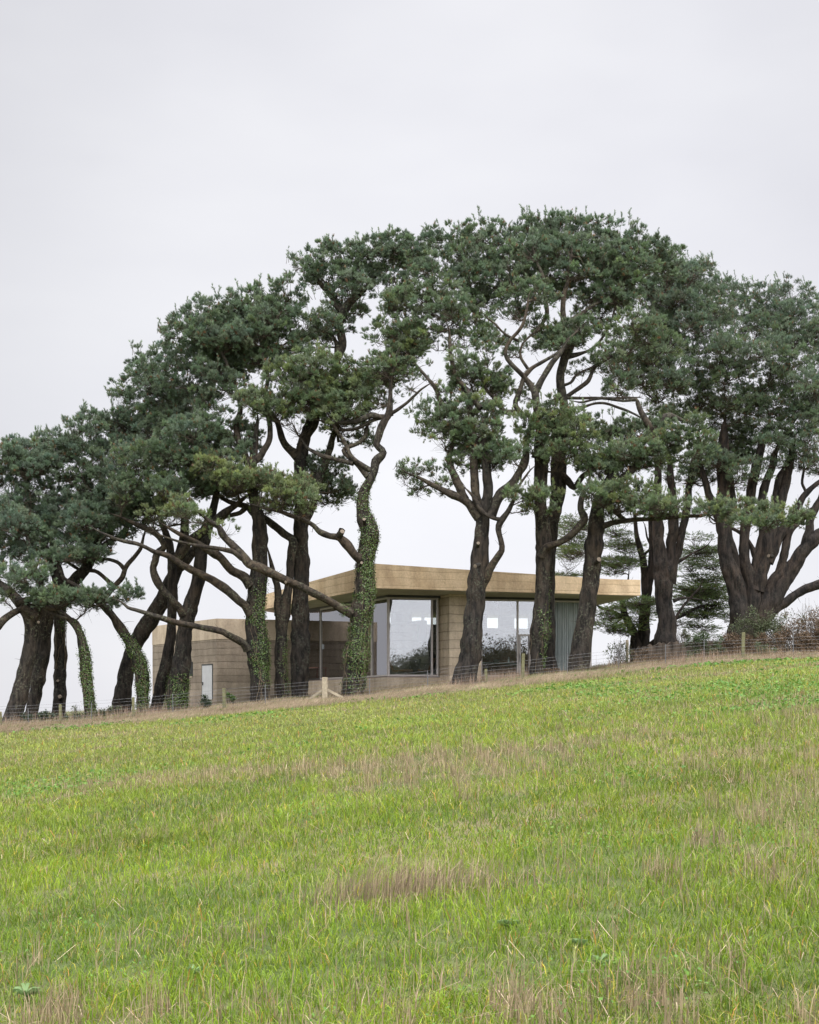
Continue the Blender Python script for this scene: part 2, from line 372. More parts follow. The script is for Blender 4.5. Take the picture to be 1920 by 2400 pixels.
# wing door and slot window (left face)
WD = (Wl-Wc)/np.linalg.norm(Wl-Wc); wn_ = np.array([-WD[1], WD[0]])   # outward = towards camera-left
if np.dot(wn_, -Wc) < 0: wn_ = -wn_
def wx(u): return on(Wc, WD, u)
def slab(p0, p1, z0, z1, n, proud, th):
    a = p0+n*proud; b_ = p1+n*proud; return [tuple(a), tuple(b_), tuple(b_-n*th), tuple(a-n*th)], z0, z1
d0, d1 = wx(475), wx(498)
dm = MB(); dm.prism(*slab(d0, d1, 0.55, 2.68, wn_, 0.03, 0.1)); door = dm.build('door', M['zinc'], house)
hm = MB(); c_ = d0+(d1-d0)*0.12; hm.box((c_[0]+wn_[0]*0.08, c_[1]+wn_[1]*0.08, 1.55), (0.05, 0.05, 0.22)); hm.build('handle', M['dframe'], door)
fm = MB()
for a, b_, z0, z1 in ((d0-WD*-0.0, d0+WD*0.09, 0.55, 2.77), (d1-WD*0.09, d1, 0.55, 2.77), (d0+WD*0.09, d1-WD*0.09, 2.685, 2.77)):
    fm.prism(*slab(a, b_, z0, z1, wn_, 0.035 if z0 > 1 else 0.025, 0.1))
fm.build('door_frame', M['dframe'], door)
s0, s1 = wx(444), wx(452.5)
sm = MB().prism(*slab(s0, s1, 2.05, 2.98, wn_, 0.012, 0.1)).build('window', M['dark'], house)
fm = MB(); fm.prism(*slab(s0-WD*-0.06, s1+WD*0.06, 1.98, 2.046, wn_, 0.03, 0.1)); fm.build('sill', M['coping'], sm)
pw = Wc+FD*1.9
# plinth below the glazing
GR = fx(1388); GL = G0+LD*13.1
pl = MB(); pl.prism([tuple(G0+(-0.05, -0.30)), tuple(GR+(0.1, -0.12)), tuple(GR+(-1, 14)), tuple(GL+(0.5, 0.6)), tuple(GL+(-0.12, -0.05))], -0.6, FL-0.075)
pl.build('plinth', M['coping'], house)
MB().prism([tuple(G0+(0, 0.05)), tuple(GR+(-.1, .1)), tuple(GR+(-1.1, 13.5)), tuple(GL+(0.6, 0.3)), tuple(GL+(0.05, 0))], FL-0.073, FL-0.01).build('floor', M['floor'], house)
# concrete pier
pier_n = np.array([FG[1], -FG[0]])
a = on(G0+pier_n*1.25, FG, 1053.5); b_ = on(G0+pier_n*1.25, FG, 1128); a2 = fx(1027.5)+(0, 0.35); 
MB().prism([tuple(a), tuple(b_), tuple(b_-pier_n*1.7), tuple(a2)], -0.5, SOF-0.032).build('concrete_pier', M['rammed'], house)
# glazing: frames and panes
def window(u0, u1, line, z0, z1, vert=(), fr=0.09, mat='frame', glazed=True, th=0.14):
    p0, p1 = line(u0), line(u1); d = (p1-p0)/np.linalg.norm(p1-p0); n = np.array([d[1], -d[0]]);
    if np.dot(n, -p0) < 0: n = -n
    m = MB()
    def bar(q0, q1, za, zb, pr=0.0): m.prism(*slab(q0, q1, za, zb, n, pr, th))
    bar(p0, p0+d*fr, z0, z1); bar(p1-d*fr, p1, z0, z1)
    bar(p0+d*fr, p1-d*fr, z1-fr, z1, -0.003); bar(p0+d*fr, p1-d*fr, z0, z0+fr, -0.003)
    edges = [p0+d*fr]
    for u in vert:
        c = line(u); bar(c-d*fr/2, c+d*fr/2, z0+fr, z1-fr, 0.004); edges += [c-d*fr/2, c+d*fr/2]
    edges.append(p1-d*fr)
    o = m.build('window', M[mat], house)
    for k in range(0, len(edges) if glazed else 0, 2):
        MB().prism(*slab(edges[k], edges[k+1], z0+fr, z1-fr, n, -0.05, 0.02)).build('pane', M['glass'], o)
    return o
HT = 6.04
window(909.5, 1027.8, fx, FL, HT, (1013,))
wb = window(1127, 1262, fx, FL, HT, (1214,))
window(1262.5, 1297, fx, FL, HT)
window(1297.3, 1387, fx, FL, HT, (), glazed=False)      # the sliding leaf stands open in front of the curtain
# glazed door leaf in the middle window
p0, p1 = fx(1217), fx(1243); d = FG; m = MB(); nrm = pier_n
for q0, q1, za, zb in ((p0, p0+d*0.08, FL+.1, 4.02), (p1-d*0.08, p1, FL+.1, 4.02), (p0, p1, 4.022, 4.12)): m.prism(*slab(q0, q1, za, zb, nrm, 0.035, 0.10))
gd = m.build('glazed_door', M['frame'], house)
m = MB(); c_ = p0+d*0.04; m.box((c_[0]+nrm[0]*.09, c_[1]+nrm[1]*.09, 2.8), (0.04, 0.04, 0.5)); m.build('handle', M['steel'], gd)
# left face
window(870.5, 908.3, lx, FL, HT, (), 0.08)
window(750, 870.2, lx, FL, HT, (), 0.08)
window(703, 749.6, lx, FL, HT, (), 0.08, 'dframe')
hd = MB()   # header over the glass
hd.prism(*slab(G0+(0.02, 0.0), GR, HT+.002, SOF-.033, pier_n, -0.01, 0.12))
ln = np.array([-LD[1], LD[0]]); ln = -ln if np.dot(ln, -G0) < 0 else ln
hd.prism(*slab(G0+LD*0.15, GL, HT+.002, SOF-.033, ln, -0.01, 0.12)); hd.build('header', M['dframe'], house)
# inner cross wall seen left of the corner window, back wall with clerestory, end wall
iw = MB(); a = np.array([-3.0, 93.6]); iw.wall(a, a+FD*5.2, FL, 5.2, 0.3)
for u0, u1 in ((704, 862), (862, 917)):
    p0, p1 = on(Wc+pier_n*.12, FD, u0), on(Wc+pier_n*.12, FD, u1); iw.wall(p0, p1, FL, 5.25 if u0 < 800 else 5.2, .08)
iw.build('inner_wall', M['inner'], house)
B0 = Wm+FD*0.02
def bk(u): return on(Wm, FD, u)
bw = MB()
for u0, u1, z0, z1 in ((918, 968, FL, 5.3), (968, 1036, FL, 2.25), (968, 1036, 4.15, 5.3), (1036, 1330, FL, 5.3)):
    bw.wall(bk(u0), bk(u1), z0, z1, 0.25)
for u0, u1 in ((918, 966), (990, 995), (1036, 1142), (1170, 1206), (1240, 1330)):
    bw.wall(bk(u0)+(0, .02), bk(u1)+(0, .02), 5.302, SOF-.035, 0.2)
bw.build('back_wall', M['inner'], house)
ew = MB().wall(GR+(-.2, .35), GR+(-1.1, 13.6), FL, SOF-.035, 0.3).build('end_wall', M['inner'], house)
hb = MB(); q = on(np.array([0, 94.5]), FD, 981); hb.wall(q, on(np.array([0, 94.5]), FD, 1001), 4.05, 5.42, 1.6); hb.build('hanging_cabinet', M['dframe'], house)
# wall lamp on the wing
lp = Wc+FD*3.9; m = MB(); m.box((lp[0]+.05, lp[1]-.1, 3.9), (0.25, 0.14, 0.3)); m.build('wall_lamp', M['white'], house)

# curtain: gathered cloth just behind the glass
cu = MB(); nu = 150; us = np.linspace(1285, 1384, nu); Pc = np.array([fx(u) for u in us]); ph = np.linspace(0, 2*np.pi*19, nu)
off = 0.42+0.075*np.sin(ph)+0.03*np.sin(ph*0.43+1)
b2 = Pc-pier_n*off[:, None]; zz = np.linspace(FL+0.01, HT-0.02, 14); V = []
for k, z in enumerate(zz):
    wv = 1+0.35*math.sin(k*0.5); b3 = Pc-pier_n*(0.42+(off-0.42)*wv)[:, None]; V += [(p[0], p[1], z) for p in b3]
i = np.arange(13)[:, None]*nu; j = np.arange(nu-1)[None]
cu.add(V, np.stack([i+j, i+j+1, i+nu+j+1, i+nu+j], -1).reshape(-1, 4))
cu.build('curtain', M['curtain'], None, smooth=True, label='pale blue grey curtain gathered behind the right hand window of the house', cat='curtain')

# furniture
def chair(x, y, rz, mat, label, s=1.0):
    e = empty('lounge_chair', label, 'chair', None, (x, y, FL)); e.rotation_euler = (0, 0, rz)
    def shell(prof, wd, th, name):
        m = MB(); n = len(prof); V = []
        for sx in np.linspace(-1, 1, 9):
            for (yy, z) in prof: V.append((sx*wd*s*(1-0.12*abs(sx)*0), (yy+0.07*sx*sx)*s, (z+0.05*sx*sx)*s))
        V = np.array(V); nn = len(V); V2 = V+np.array([0, -0.0, -th])
        i = np.arange(8)[:, None]*n; j = np.arange(n-1)[None]; q = np.stack([i+j, i+j+1, i+n+j+1, i+n+j], -1).reshape(-1, 4)
        rim = []
        for a in range(n-1): rim += [(a, a+1, nn+a+1, nn+a), (8*n+a, 8*n+a+1, nn+8*n+a+1, nn+8*n+a)]
        for a in range(8): rim += [(a*n, a*n+n, nn+a*n+n, nn+a*n), (a*n+n-1, a*n+2*n-1, nn+a*n+2*n-1, nn+a*n+n-1)]
        m.add(np.concatenate([V, V2]), np.concatenate([q, q+nn, np.array(rim)])); m.build(name, mat, e, smooth=True)
    shell([(0.36, 0.40), (0.2, 0.39), (0.0, 0.35), (-0.2, 0.36)], 0.36, 0.07, 'seat')
    shell([(-0.24, 0.38), (-0.34, 0.60), (-0.42, 0.85), (-0.50, 1.06)], 0.33, 0.06, 'backrest')
    for k in range(4):
        a = k*math.pi/2+0.7; MB().tube([(0, 0, 0.14*s), (0.34*s*math.cos(a), 0.34*s*math.sin(a), 0.02)], [0.02, 0.015], 6).build('leg', M['steel'], e)
    MB().tube([(0, 0, 0.12*s), (0, 0, 0.36*s)], [0.03, 0.03], 8).build('post', M['steel'], e)
    return e
def fpt(u, d): return ((u-960)/F*d, d)
x, y = fpt(1000, 86.6); chair(x, y, R(75), M['tan'], 'tan shell lounge chair with tall rounded back nearest the concrete pier')
x, y = fpt(929, 87.2); chair(x, y, R(-100), M['tan'], 'tan lounge chair nearest the corner mullion of the glazed room')
x, y = fpt(970, 88.6); chair(x, y, R(170), M['black'], 'black lounge chair between the two tan lounge chairs')
x, y = fpt(951, 86.4)
e = empty('footstool', 'low tan footstool in front of the lounge chairs', 'stool', None, (x, y, FL))
m = MB(); V = [(0.42*math.cos(a)*q, 0.34*math.sin(a)*q, z) for z, q in ((0.30, .8), (0.34, 1), (0.40, 1), (0.44, .8)) for a in np.linspace(0, 2*np.pi, 20, endpoint=False)]
i = np.arange(3)[:, None]*20; j = np.arange(20)[None]; m.add(V, np.stack([i+j, i+(j+1) % 20, i+20+(j+1) % 20, i+20+j], -1).reshape(-1, 4), [(60, 60+k, 61+k) for k in range(1, 19)]+[(0, k+1, k) for k in range(1, 19)])
m.build('cushion', M['tan'], e, smooth=True)
for k in range(4):
    a = k*math.pi/2+.5; MB().tube([(0, 0, .28), (.28*math.cos(a), .28*math.sin(a), .01)], [.02, .014], 6).build('leg', M['steel'], e)
x, y = fpt(1020, 91)
e = empty('indoor_plant', 'small dark leafy indoor plant behind the tan chair by the pier', 'plant', None, (x, y, FL))
MB().tube([(0, 0, 0), (0, 0, .05), (0, 0, .35), (0, 0, .4)], [.14, .16, .2, .19], 14).build('pot', M['dframe'], e)
m = MB()
for k in range(26):
    a = random.uniform(0, 6.28); h = random.uniform(.6, 1.7); r = random.uniform(.15, .4); dx, dy = math.cos(a), math.sin(a)
    m.add([(0, 0, .38), (dx*r*.6-dy*.05, dy*r*.6+dx*.05, h*.8), (dx*r, dy*r, h), (dx*r*.6+dy*.05, dy*r*.6-dx*.05, h*.8)], [(0, 1, 2, 3)])
m.build('foliage', M['dframe'], e)
# kitchen island and things on it
a = np.array(fpt(1136, 89.6)); b_ = np.array(fpt(1213, 91.4)); e = empty('kitchen_island', 'long kitchen island with pale worktop and reddish wooden front', 'counter', None, (a[0], a[1], FL))
dd = (b_-a)/np.linalg.norm(b_-a); rz = math.atan2(dd[1], dd[0]); L = np.linalg.norm(b_-a)
MB().box((L/2*dd[0]-.4*dd[1], L/2*dd[1]+.4*dd[0], .44), (L-.1, .8, .88), rz).build('cabinet', M['redwood'], e)
MB().box((L/2*dd[0]-.4*dd[1], L/2*dd[1]+.4*dd[0], .915), (L, .9, .05), rz).build('worktop', M['white'], e)
def onisl(t, h): return (a[0]+dd[0]*L*t-.4*dd[1], a[1]+dd[1]*L*t+.4*dd[0], FL+.94+h)
e2 = onisl(.5, 0); MB().tube([e2, (e2[0], e2[1], e2[2]+.1), (e2[0], e2[1], e2[2]+.18)], [.09, .18, .2], 14).build('bowl', M['steel'], None, label='wide steel bowl at the middle of the kitchen island', cat='bowl')
e2 = onisl(.88, 0); MB().tube([e2, (e2[0], e2[1], e2[2]+.25), (e2[0], e2[1], e2[2]+.28), (e2[0], e2[1], e2[2]+.36)], [.06, .06, .025, .025], 12).build('bottle', M['steel'], None, label='slim bottle standing near the right end of the kitchen island', cat='bottle')
# back joinery in the kitchen
q0, q1 = bk(1090)-(0, .35), bk(1255)-(0, .35); e = empty('wall_cupboard', 'dark reddish wooden cupboard run along the back of the kitchen', 'cupboard', None, (q0[0], q0[1], FL))
MB().prism([tuple(q0-q0), tuple(q1-q0), tuple(q1-q0+(0, .3)), tuple(q0-q0+(0, .3))], 0, 2.7).build('carcass', M['redwood'], e)
for k in range(6):
    a_ = (q1-q0)*(k/6+.01); c_ = (q1-q0)*((k+1)/6-.01); MB().prism([tuple(a_+(0, -.02)), tuple(c_+(0, -.02)), tuple(c_-(0, .002)), tuple(a_-(0, .002))], .05, 2.6).build('cupboard_door', M['redwood'], e)
# ceiling spotlights
for u, v, d, lab in ((1164.6, 1413, 87.6, 'left of the two grey cylinder spotlights hanging behind the middle window'), (1197.7, 1408, 88.2, 'right of the two grey cylinder spotlights hanging behind the middle window')):
    x = (u-960)/F*d; z = (HZ-v)/F*d; e = empty('hanging_spotlight', lab, 'lamp', 'cylinder spotlights behind the middle window', (x, d, z))
    MB().tube([(0, 0, -.28), (0, 0, -.27), (-.02, 0, .0), (-.02, 0, .01)], [.05, .06, .06, .04], 14).build('shade', M['dframe'], e)
    MB().tube([(-.02, 0, .0), (-.02, 0, SOF-.03-z)], [.008, .008], 5).build('rod', M['dframe'], e)
# picture on the inner wing wall, table and chair by the left glass
pc = on(Wc+pier_n*0.2, FD, 793); pd = on(Wc+pier_n*0.2, FD, 772)
e = empty('picture', 'tall brown framed picture on the concrete wall inside', 'picture')
MB().prism(*slab(pd, pc, 2.55, 4.05, pier_n, 0.05, 0.05)).build('frame', M['dframe'], e)
MB().prism(*slab(pd+FD*.07, pc-FD*.07, 2.62, 3.98, pier_n, 0.06, 0.05)).build('canvas', M['redwood'], e)
tx, ty = fpt(738, 94.5); e = empty('dining_table', 'small wooden table inside the left glazing', 'table', None, (tx, ty, FL))
MB().box((0, 0, .74), (1.6, .9, .05)).build('table_top', M['redwood'], e)
for sx in (-1, 1):
    for sy in (-1, 1): MB().box((sx*.7, sy*.38, .36), (.06, .06, .71)).build('leg', M['redwood'], e)

# ------------------------------------------------------------------ trees
def hsv(c0, c1, t): return c0+(c1-c0)*t[:, None]
BLUE = np.array([0.106, 0.158, 0.112]); GREEN = np.array([0.122, 0.178, 0.082]); YEL = np.array([0.235, 0.27, 0.085]); GREY = np.array([0.195, 0.21, 0.155]); BRN = np.array([0.19, 0.11, 0.055])
NEED = 1.0
def unit(v): return v/(np.linalg.norm(v, axis=-1, keepdims=True)+1e-9)
def rdir(n, up=0.0):
    v = rng.normal(size=(n, 3)); v[:, 2] += up; return unit(v)

def tufts(P, D, L, nl, tint, nn=20, nw=0.017):
    """pine shoots: needles fan out along a short twig. P base, D direction, L shoot length, nl needle length"""
    m = len(P); t = rng.uniform(0.1, 1.0, (m, nn))**0.8
    base = P[:, None]+D[:, None]*(L[:, None]*t)[..., None]
    a = unit(np.cross(D, rng.normal(size=(m, 3)))); b = np.cross(D, a)
    th = rng.uniform(0, 2*np.pi, (m, nn)); sp = 0.85-0.50*t+rng.normal(0, .12, (m, nn))
    nd = D[:, None]*np.cos(sp)[..., None]+(a[:, None]*np.cos(th)[..., None]+b[:, None]*np.sin(th)[..., None])*np.sin(sp)[..., None]
    ln = (nl[:, None]*rng.uniform(.75, 1.15, (m, nn)))[..., None]
    sd_ = unit(np.cross(nd, rng.normal(size=(m, nn, 3))))*nw*0.5
    V = np.stack([base-sd_, base+sd_, base+nd*ln], 2).reshape(-1, 3)
    C = np.repeat(tint, nn*3, axis=0)*np.repeat(rng.uniform(.8, 1.2, (m*nn, 1)), 3, axis=0)
    return V, np.arange(len(V)).reshape(-1, 3), C

LEAN = np.array([-0.10, 0.0, 0.0])
def crown(pads, skel, kind, seed, nn=25):
    """pads: (x, y, z, rx, ry, rz, dens, hue). returns crown mesh data and branch mesh builder"""
    Ps, Ds, Ls, Ns, Cs = [], [], [], [], []; br = MB(); tw = []
    SK = np.concatenate([s[0] for s in skel]); SR = np.concatenate([s[1] for s in skel])
    near = [np.linalg.norm((np.array(p[:3])-SK)*np.array([1, .8, 1]), axis=1).min() for p in pads]
    for pi in np.argsort(near):
        (x, y, z, rx, rz, ry, dens, hue) = pads[pi]; rx *= 1.33; rz *= 1.30; ry *= 1.15
        c = np.array([x, y, z]); rad3 = np.array([rx, ry, rz])
        # feeder limb from the nearest wood already grown, preferring wood below the pad
        tgt = c-np.array([0, 0, rz*.5]); dv = tgt-SK; sc = np.linalg.norm(dv*np.array([1, .8, 1]), axis=1)+np.maximum(-dv[:, 2]+.1, 0)*1.2+np.where(SR > .4, .6, 0)
        k = int(np.argmin(sc)); a = SK[k]; L = np.linalg.norm(tgt-a)
        mid = a*.5+tgt*.5+rng.normal(0, .09*L+.02, 3)-np.array([0, 0, .05*L]); q1 = a*.8+mid*.2+rng.normal(0, .03*L, 3)
        r0 = min(.014+.014*L+.016*rx, SR[k]*.85, .075)
        Pm = np.array([a, q1, mid, (mid+tgt)/2+rng.normal(0, .07*L, 3), tgt]); rm = np.array([r0*1.15, r0, r0*.85, r0*.65, r0*.45])
        if L > .25:
            V, Qf = tube(Pm, rm, 7, .8, seed, step=.16); br.add(V.reshape(-1, 3), Qf)
            C4 = catmull(np.concatenate([Pm, rm[:, None]], 1), .22); feed = C4[:, :3]
            SK = np.concatenate([SK, feed]); SR = np.concatenate([SR, C4[:, 3]])
        else: feed = np.array([tgt])
        feed = feed[len(feed)//3:]
        # sub clumps
        area = rx*ry; ns = max(4, int(area*(30 if kind == 'pine' else 27)*(0.40+0.60*dens)))
        d = rdir(ns, .5 if kind == 'pine' else .25); q = rng.uniform(.30, 1.0, ns)**.5
        S = c+d*rad3*q[:, None]*(1+.10*rng.normal(size=(ns, 1)))
        S[:, 2] = np.maximum(S[:, 2], z-rz*.72)
        kp = []                                   # keep the puffs apart so that shade falls between them
        for m_ in S:
            if not kp or ((np.array(kp)-m_)**2).sum(1).min() > (.27 if kind == 'pine' else .17)**2: kp.append(m_)
        S = np.array(kp); ns = len(S)
        sr = rng.uniform(.19, .31, ns)
        # branchlets to clumps
        f = feed[rng.integers(0, len(feed), ns)]; m_ = (f+S)/2+rng.normal(0, .10, (ns, 3))-np.array([0, 0, .10])
        tw.append((f, m_, S, np.full(ns, .013+.004*rx), np.full(ns, .006)))
        # tufts
        nt_ = max(4, int(18*min(1, .5+.5*dens))) if kind == 'pine' else max(6, int(13*dens))
        idx = np.repeat(np.arange(ns), nt_); n = len(idx)
        if kind == 'pine':
            dd = rdir(n, .65); p = S[idx]+dd*sr[idx][:, None]*rng.uniform(.10, .62, (n, 1))-np.array([0, 0, .05])
            out = unit(p-c); D = unit(dd*.9+out*.30+np.array([0, 0, .65])+LEAN+rng.normal(0, .12, (n, 3)))
            Lg = rng.uniform(.08, .17, n); nl = rng.uniform(.11, .17, n)
        else:
            dd = rdir(n, .3)*np.array([1.45, 1.45, .22]); p = S[idx]+dd*sr[idx][:, None]*1.1
            out = unit((p-c)*np.array([1, 1, .4])); D = unit(dd*.5+out*.9+np.array([0, 0, .18])+rng.normal(0, .2, (n, 3)))
            Lg = rng.uniform(.16, .34, n); nl = rng.uniform(.05, .09, n)
        # small twigs to some tufts
        sel = rng.random(n) < (.22 if dens > .6 else .8)
        f = S[idx][sel]; g = p[sel]; tw.append((f, (f+g)/2+rng.normal(0, .04, f.shape), g, np.full(len(f), .007), np.full(len(f), .004)))
        # bare twigs on the shaded underside
        nb = int(10+10*rx*(2-dens)); f = feed[rng.integers(0, len(feed), nb)]; dn = unit(rng.normal(size=(nb, 3))*np.array([1, .8, .45])+np.array([-.1, 0, -.05]))
        ll = rng.uniform(.3, .55, (nb, 1))*(.6+rx*.7); tw.append((f, f+dn*ll*.5+rng.normal(0, .06, (nb, 3)), f+dn*ll+np.array([0, 0, .10])+rng.normal(0, .08, (nb, 3)), np.full(nb, .008), np.full(nb, .003)))
        lt = (rng.uniform(.72, 1.32, ns)[idx])[:, None]; t = np.clip(rng.normal(hue, .25, ns), -1, 1)[idx]+rng.normal(0, .12, n)
        C = np.where((t > 0)[:, None], hsv(GREEN, YEL, np.clip(t, 0, 1)), hsv(GREEN, BLUE, np.clip(-t, 0, 1)))
        gy = (np.clip(rng.normal(.28, .28, ns), 0, 1)[idx])[:, None]; C = C*(1-gy*.6)+GREY*gy*.6
        C = C*lt; bn = rng.random(n) < .03; C[bn] = BRN*rng.uniform(.7, 1.1, (bn.sum(), 1))
        if kind != 'pine': C = C*np.array([.80, .86, .50])
        if kind == 'pine' and dens > .6:      # upright leading shoots that fray the outline
            k_ = rng.integers(2, 5); a_ = rng.uniform(0, 6.28, k_); q_ = rng.random(k_)**.5*.85
            b0 = c+np.stack([np.cos(a_)*q_*rx, np.sin(a_)*q_*ry, rz*np.sqrt(1-q_**2)*.95], 1); up = unit(rng.normal(0, .22, (k_, 3))+[-.08, 0, 1]); hh = rng.uniform(.18, .5, (k_, 1))
            tw.append((b0-up*.25, b0+up*hh*.4, b0+up*hh, np.full(k_, .014), np.full(k_, .007)))
            for f_ in (.15, .45, .75, 1.0):
                p = np.concatenate([p, b0+up*hh*f_]); D = np.concatenate([D, unit(up+rng.normal(0, .3, (k_, 3)))]); Lg = np.concatenate([Lg, rng.uniform(.08, .14, k_)]); nl = np.concatenate([nl, rng.uniform(.10, .15, k_)]); C = np.concatenate([C, C[rng.integers(0, len(C), k_)]*1.05])
        Ps.append(p); Ds.append(D); Ls.append(Lg); Ns.append(nl); Cs.append(C)
    P = np.concatenate(Ps); 
    cr = tufts(P, np.concatenate(Ds), np.concatenate(Ls), np.concatenate(Ns), np.concatenate(Cs), nn, .0185 if kind == 'pine' else .022)
    V, Qf = twigs(*[np.concatenate([t[k] for t in tw]) for k in range(5)]); br.add(V, Qf)
    return cr, br

MASS = {
 'left': [(-40, 1075), (60, 1050), (160, 1030), (180, 995), (265, 955), (310, 875), (375, 840), (390, 780), (450, 745), (530, 710), (610, 690), (690, 690), (745, 710), (785, 750), (760, 800), (690, 830), (620, 860), (560, 890), (490, 915), (480, 985), (560, 1000), (600, 1060), (560, 1110), (640, 1130), (640, 1170), (540, 1165), (440, 1195), (330, 1230), (250, 1270), (140, 1300), (-40, 1300)],
 'top': [(935, 585), (1070, 535), (1250, 520), (1400, 530), (1490, 560), (1530, 600), (1500, 640), (1560, 690), (1480, 715), (1400, 700), (1330, 690), (1240, 700), (1140, 715), (1080, 735), (990, 735), (930, 700), (915, 640)],
 'right': [(1560, 660), (1640, 640), (1760, 670), (1960, 710), (1960, 1130), (1900, 1110), (1860, 1060), (1780, 1010), (1730, 1060), (1640, 1110), (1560, 1050), (1520, 1105), (1400, 1110), (1290, 1080), (1270, 1030), (1340, 1010), (1420, 1020), (1500, 1000), (1590, 970), (1560, 935), (1460, 930), (1400, 870), (1400, 780), (1480, 745), (1560, 700)]}
def inside(x, y, poly):
    r = False; n = len(poly)
    for i in range(n):
        x1, y1 = poly[i]; x2, y2 = poly[(i+1) % n]
        if (y1 > y) != (y2 > y) and x < (x2-x1)*(y-y1)/(y2-y1)+x1: r = not r
    return r
PADS = []; TB = []
def tree(label, d, limbs, pads, bark_='bark', kind='pine', ivy=(), cuts=(), name='pine_tree', seed=0, group='pines along the fence', thick=(1.6, 0.5), nn=27, fill=()):
    """limbs: (crop, [(x, y, halfwidth[, depth offset])...], base?)   pads: (crop, depth offset, hue, [(x, y, rx, ry[, density])...])"""
    global rng
    rng = np.random.default_rng(seed*7+3)
    sk = []; vts = []; first = True; tm = MB(); lm = MB(); sn = []
    for li, lb in enumerate(limbs):
        cr, pts = lb[0], lb[1]; P, r = [], []
        for q in pts:
            dd = d+(q[3] if len(q) > 3 else 0); P.append(pt(cr, q[0], q[1], dd)); r.append(rad(cr, q[2], dd)*(.80 if cr in 'FGH' else 1))
        isb = len(lb) > 2 and lb[2]
        if isb:
            gz = g1(P[0][0], P[0][1]); p0 = P[0].copy(); p0[2] = min(gz, p0[2])-.35
            st = (P[0]-P[1]); st = st/abs(st[2])*.3; p0[:2] += st[:2]*.6
            if P[0][2] < gz+.15: P[0][2] = max(P[0][2], gz+.1)
            TB.append((P[0][0], P[0][1], r[0])); P.insert(0, p0); r.insert(0, r[0]*1.38); 
        if len(lb) < 4:      # let the wood run out into a thin leader instead of ending blunt
            dv = unit(P[-1]-P[-2]); dv = unit(dv+np.array([0, 0, .25])+rng.normal(0, .12, 3)); e1 = min(1.1, r[-1]*9)
            P += [P[-1]+dv*e1*.6, P[-1]+dv*e1*1.3+rng.normal(0, .08, 3)]; r += [r[-1]*.6, .012]
        P = np.array(P); r = np.array(r)
        if not isb: r[0] *= 1.12
        C0 = catmull(np.concatenate([P, r[:, None]], 1), .32); wob = np.clip((.03 if isb else .22)*C0[:, 3], .012, .045)[:, None]; kk = len(C0)
        C0[1:, :3] += (wob*np.stack([vnoise(C0[:, :3]*1.6+s_*7, seed+li) for s_ in (1, 2, 3)], 1)*2.0)[1:]
        C0[:, 3] *= 1+(.05 if isb else .10)*vnoise(C0[:, :3]*1.1, seed+9+li)+.16*(rng.random(kk) < .05)
        P, r = C0[:, :3], C0[:, 3]
        k_ = rng.integers(max(1, kk//6), kk, int(kk*(.28 if isb else .55))); ll = rng.uniform(.12, .55, (len(k_), 1)); dn = unit(rng.normal(size=(len(k_), 3))+[0, -.3, .1])
        st_ = P[k_]+dn*r[k_][:, None]*.6
        if len(k_): sn.append((st_, st_+dn*ll*.5+rng.normal(0, .03, st_.shape), st_+dn*ll+rng.normal(0, .06, st_.shape)+[0, 0, .04], rng.uniform(.012, .022, len(k_)), np.full(len(k_), .004)))
        V, Qf = tube(P, r, 30 if isb else 16, 1.15 if isb else 1.0, seed*31+li)
        (tm if isb else lm).add(V.reshape(-1, 3), Qf); vts.append(V); C4 = catmull(np.concatenate([P, r[:, None]], 1), .25); sk.append((C4[:, :3], C4[:, 3]))
    loc = vts[0][2].mean(0); loc[2] = g1(loc[0], loc[1])
    e = empty(name, label, 'tree', group, tuple(loc))
    tm.build('trunk', M[bark_], e, loc, smooth=True)
    if lm.v: lm.build('limb', M['limb' if bark_ != 'bark_red' else 'bark_red'], e, loc, smooth=True)
    pl = []
    for (cr, do, hue, lst) in pads:
        for q in lst:
            jd = rng.uniform(-1, 1); p = pt(cr, q[0], q[1], d+do+jd*.5); rx = rad(cr, q[2], d); rz = rad(cr, q[3], d); dn = q[4] if len(q) > 4 else 1.0
            pl.append((p[0], p[1], p[2], rx, rz, max(.7*rx, .5), dn, hue))
            if dn > .6:   # the same limb carries more foliage further back
                pb = thick[1]
                if rng.random() < pb:
                    dy = thick[0]*rng.uniform(.8, 1.5)*(1 if rng.random() < .75 else -.5); s = (d+do+dy)/(d+do)
                    pl.append((p[0]*s+rng.normal(0, .25), p[1]+dy, p[2]*s+rng.normal(-.15, .15), rx*.9, rz*.85, max(.8*rx, .5), dn, hue-.2))
    for (key, x0, x1, do, hue) in fill:     # close the leafy mass between the pads placed by eye
        poly = MASS[key]; ys_ = [p[1] for p in poly]
        for v in np.arange(min(ys_), max(ys_), 27):
            for u in np.arange(x0, x1, 33):
                uu, vv = u+rng.uniform(-12, 12), v+rng.uniform(-10, 10)+4
                if not inside(uu, vv, poly) or any((uu-a)**2+((vv-b)*1.25)**2 < 30**2 for a, b in PADS): continue
                dd = d+do+rng.uniform(-1, 2.2); p = pt('P', uu, vv, dd); rx = rad('P', rng.uniform(26, 42), d); rz = rad('P', rng.uniform(17, 25), d)
                pl.append((p[0], p[1], p[2], rx, rz, max(.8*rx, .5), 1.0, hue))
    if pl:
        (V, T, C), br = crown(pl, sk, kind, seed, nn)
        mesh_obj('crown', V-loc, T, M['needle'], e, C)
        if seed != 4:
            V, Qf = twigs(*[np.concatenate([s_[k] for s_ in sn]) for k in range(5)]); br.add(V, Qf)
        br.build('branches', M['twig'], e, loc, smooth=True)
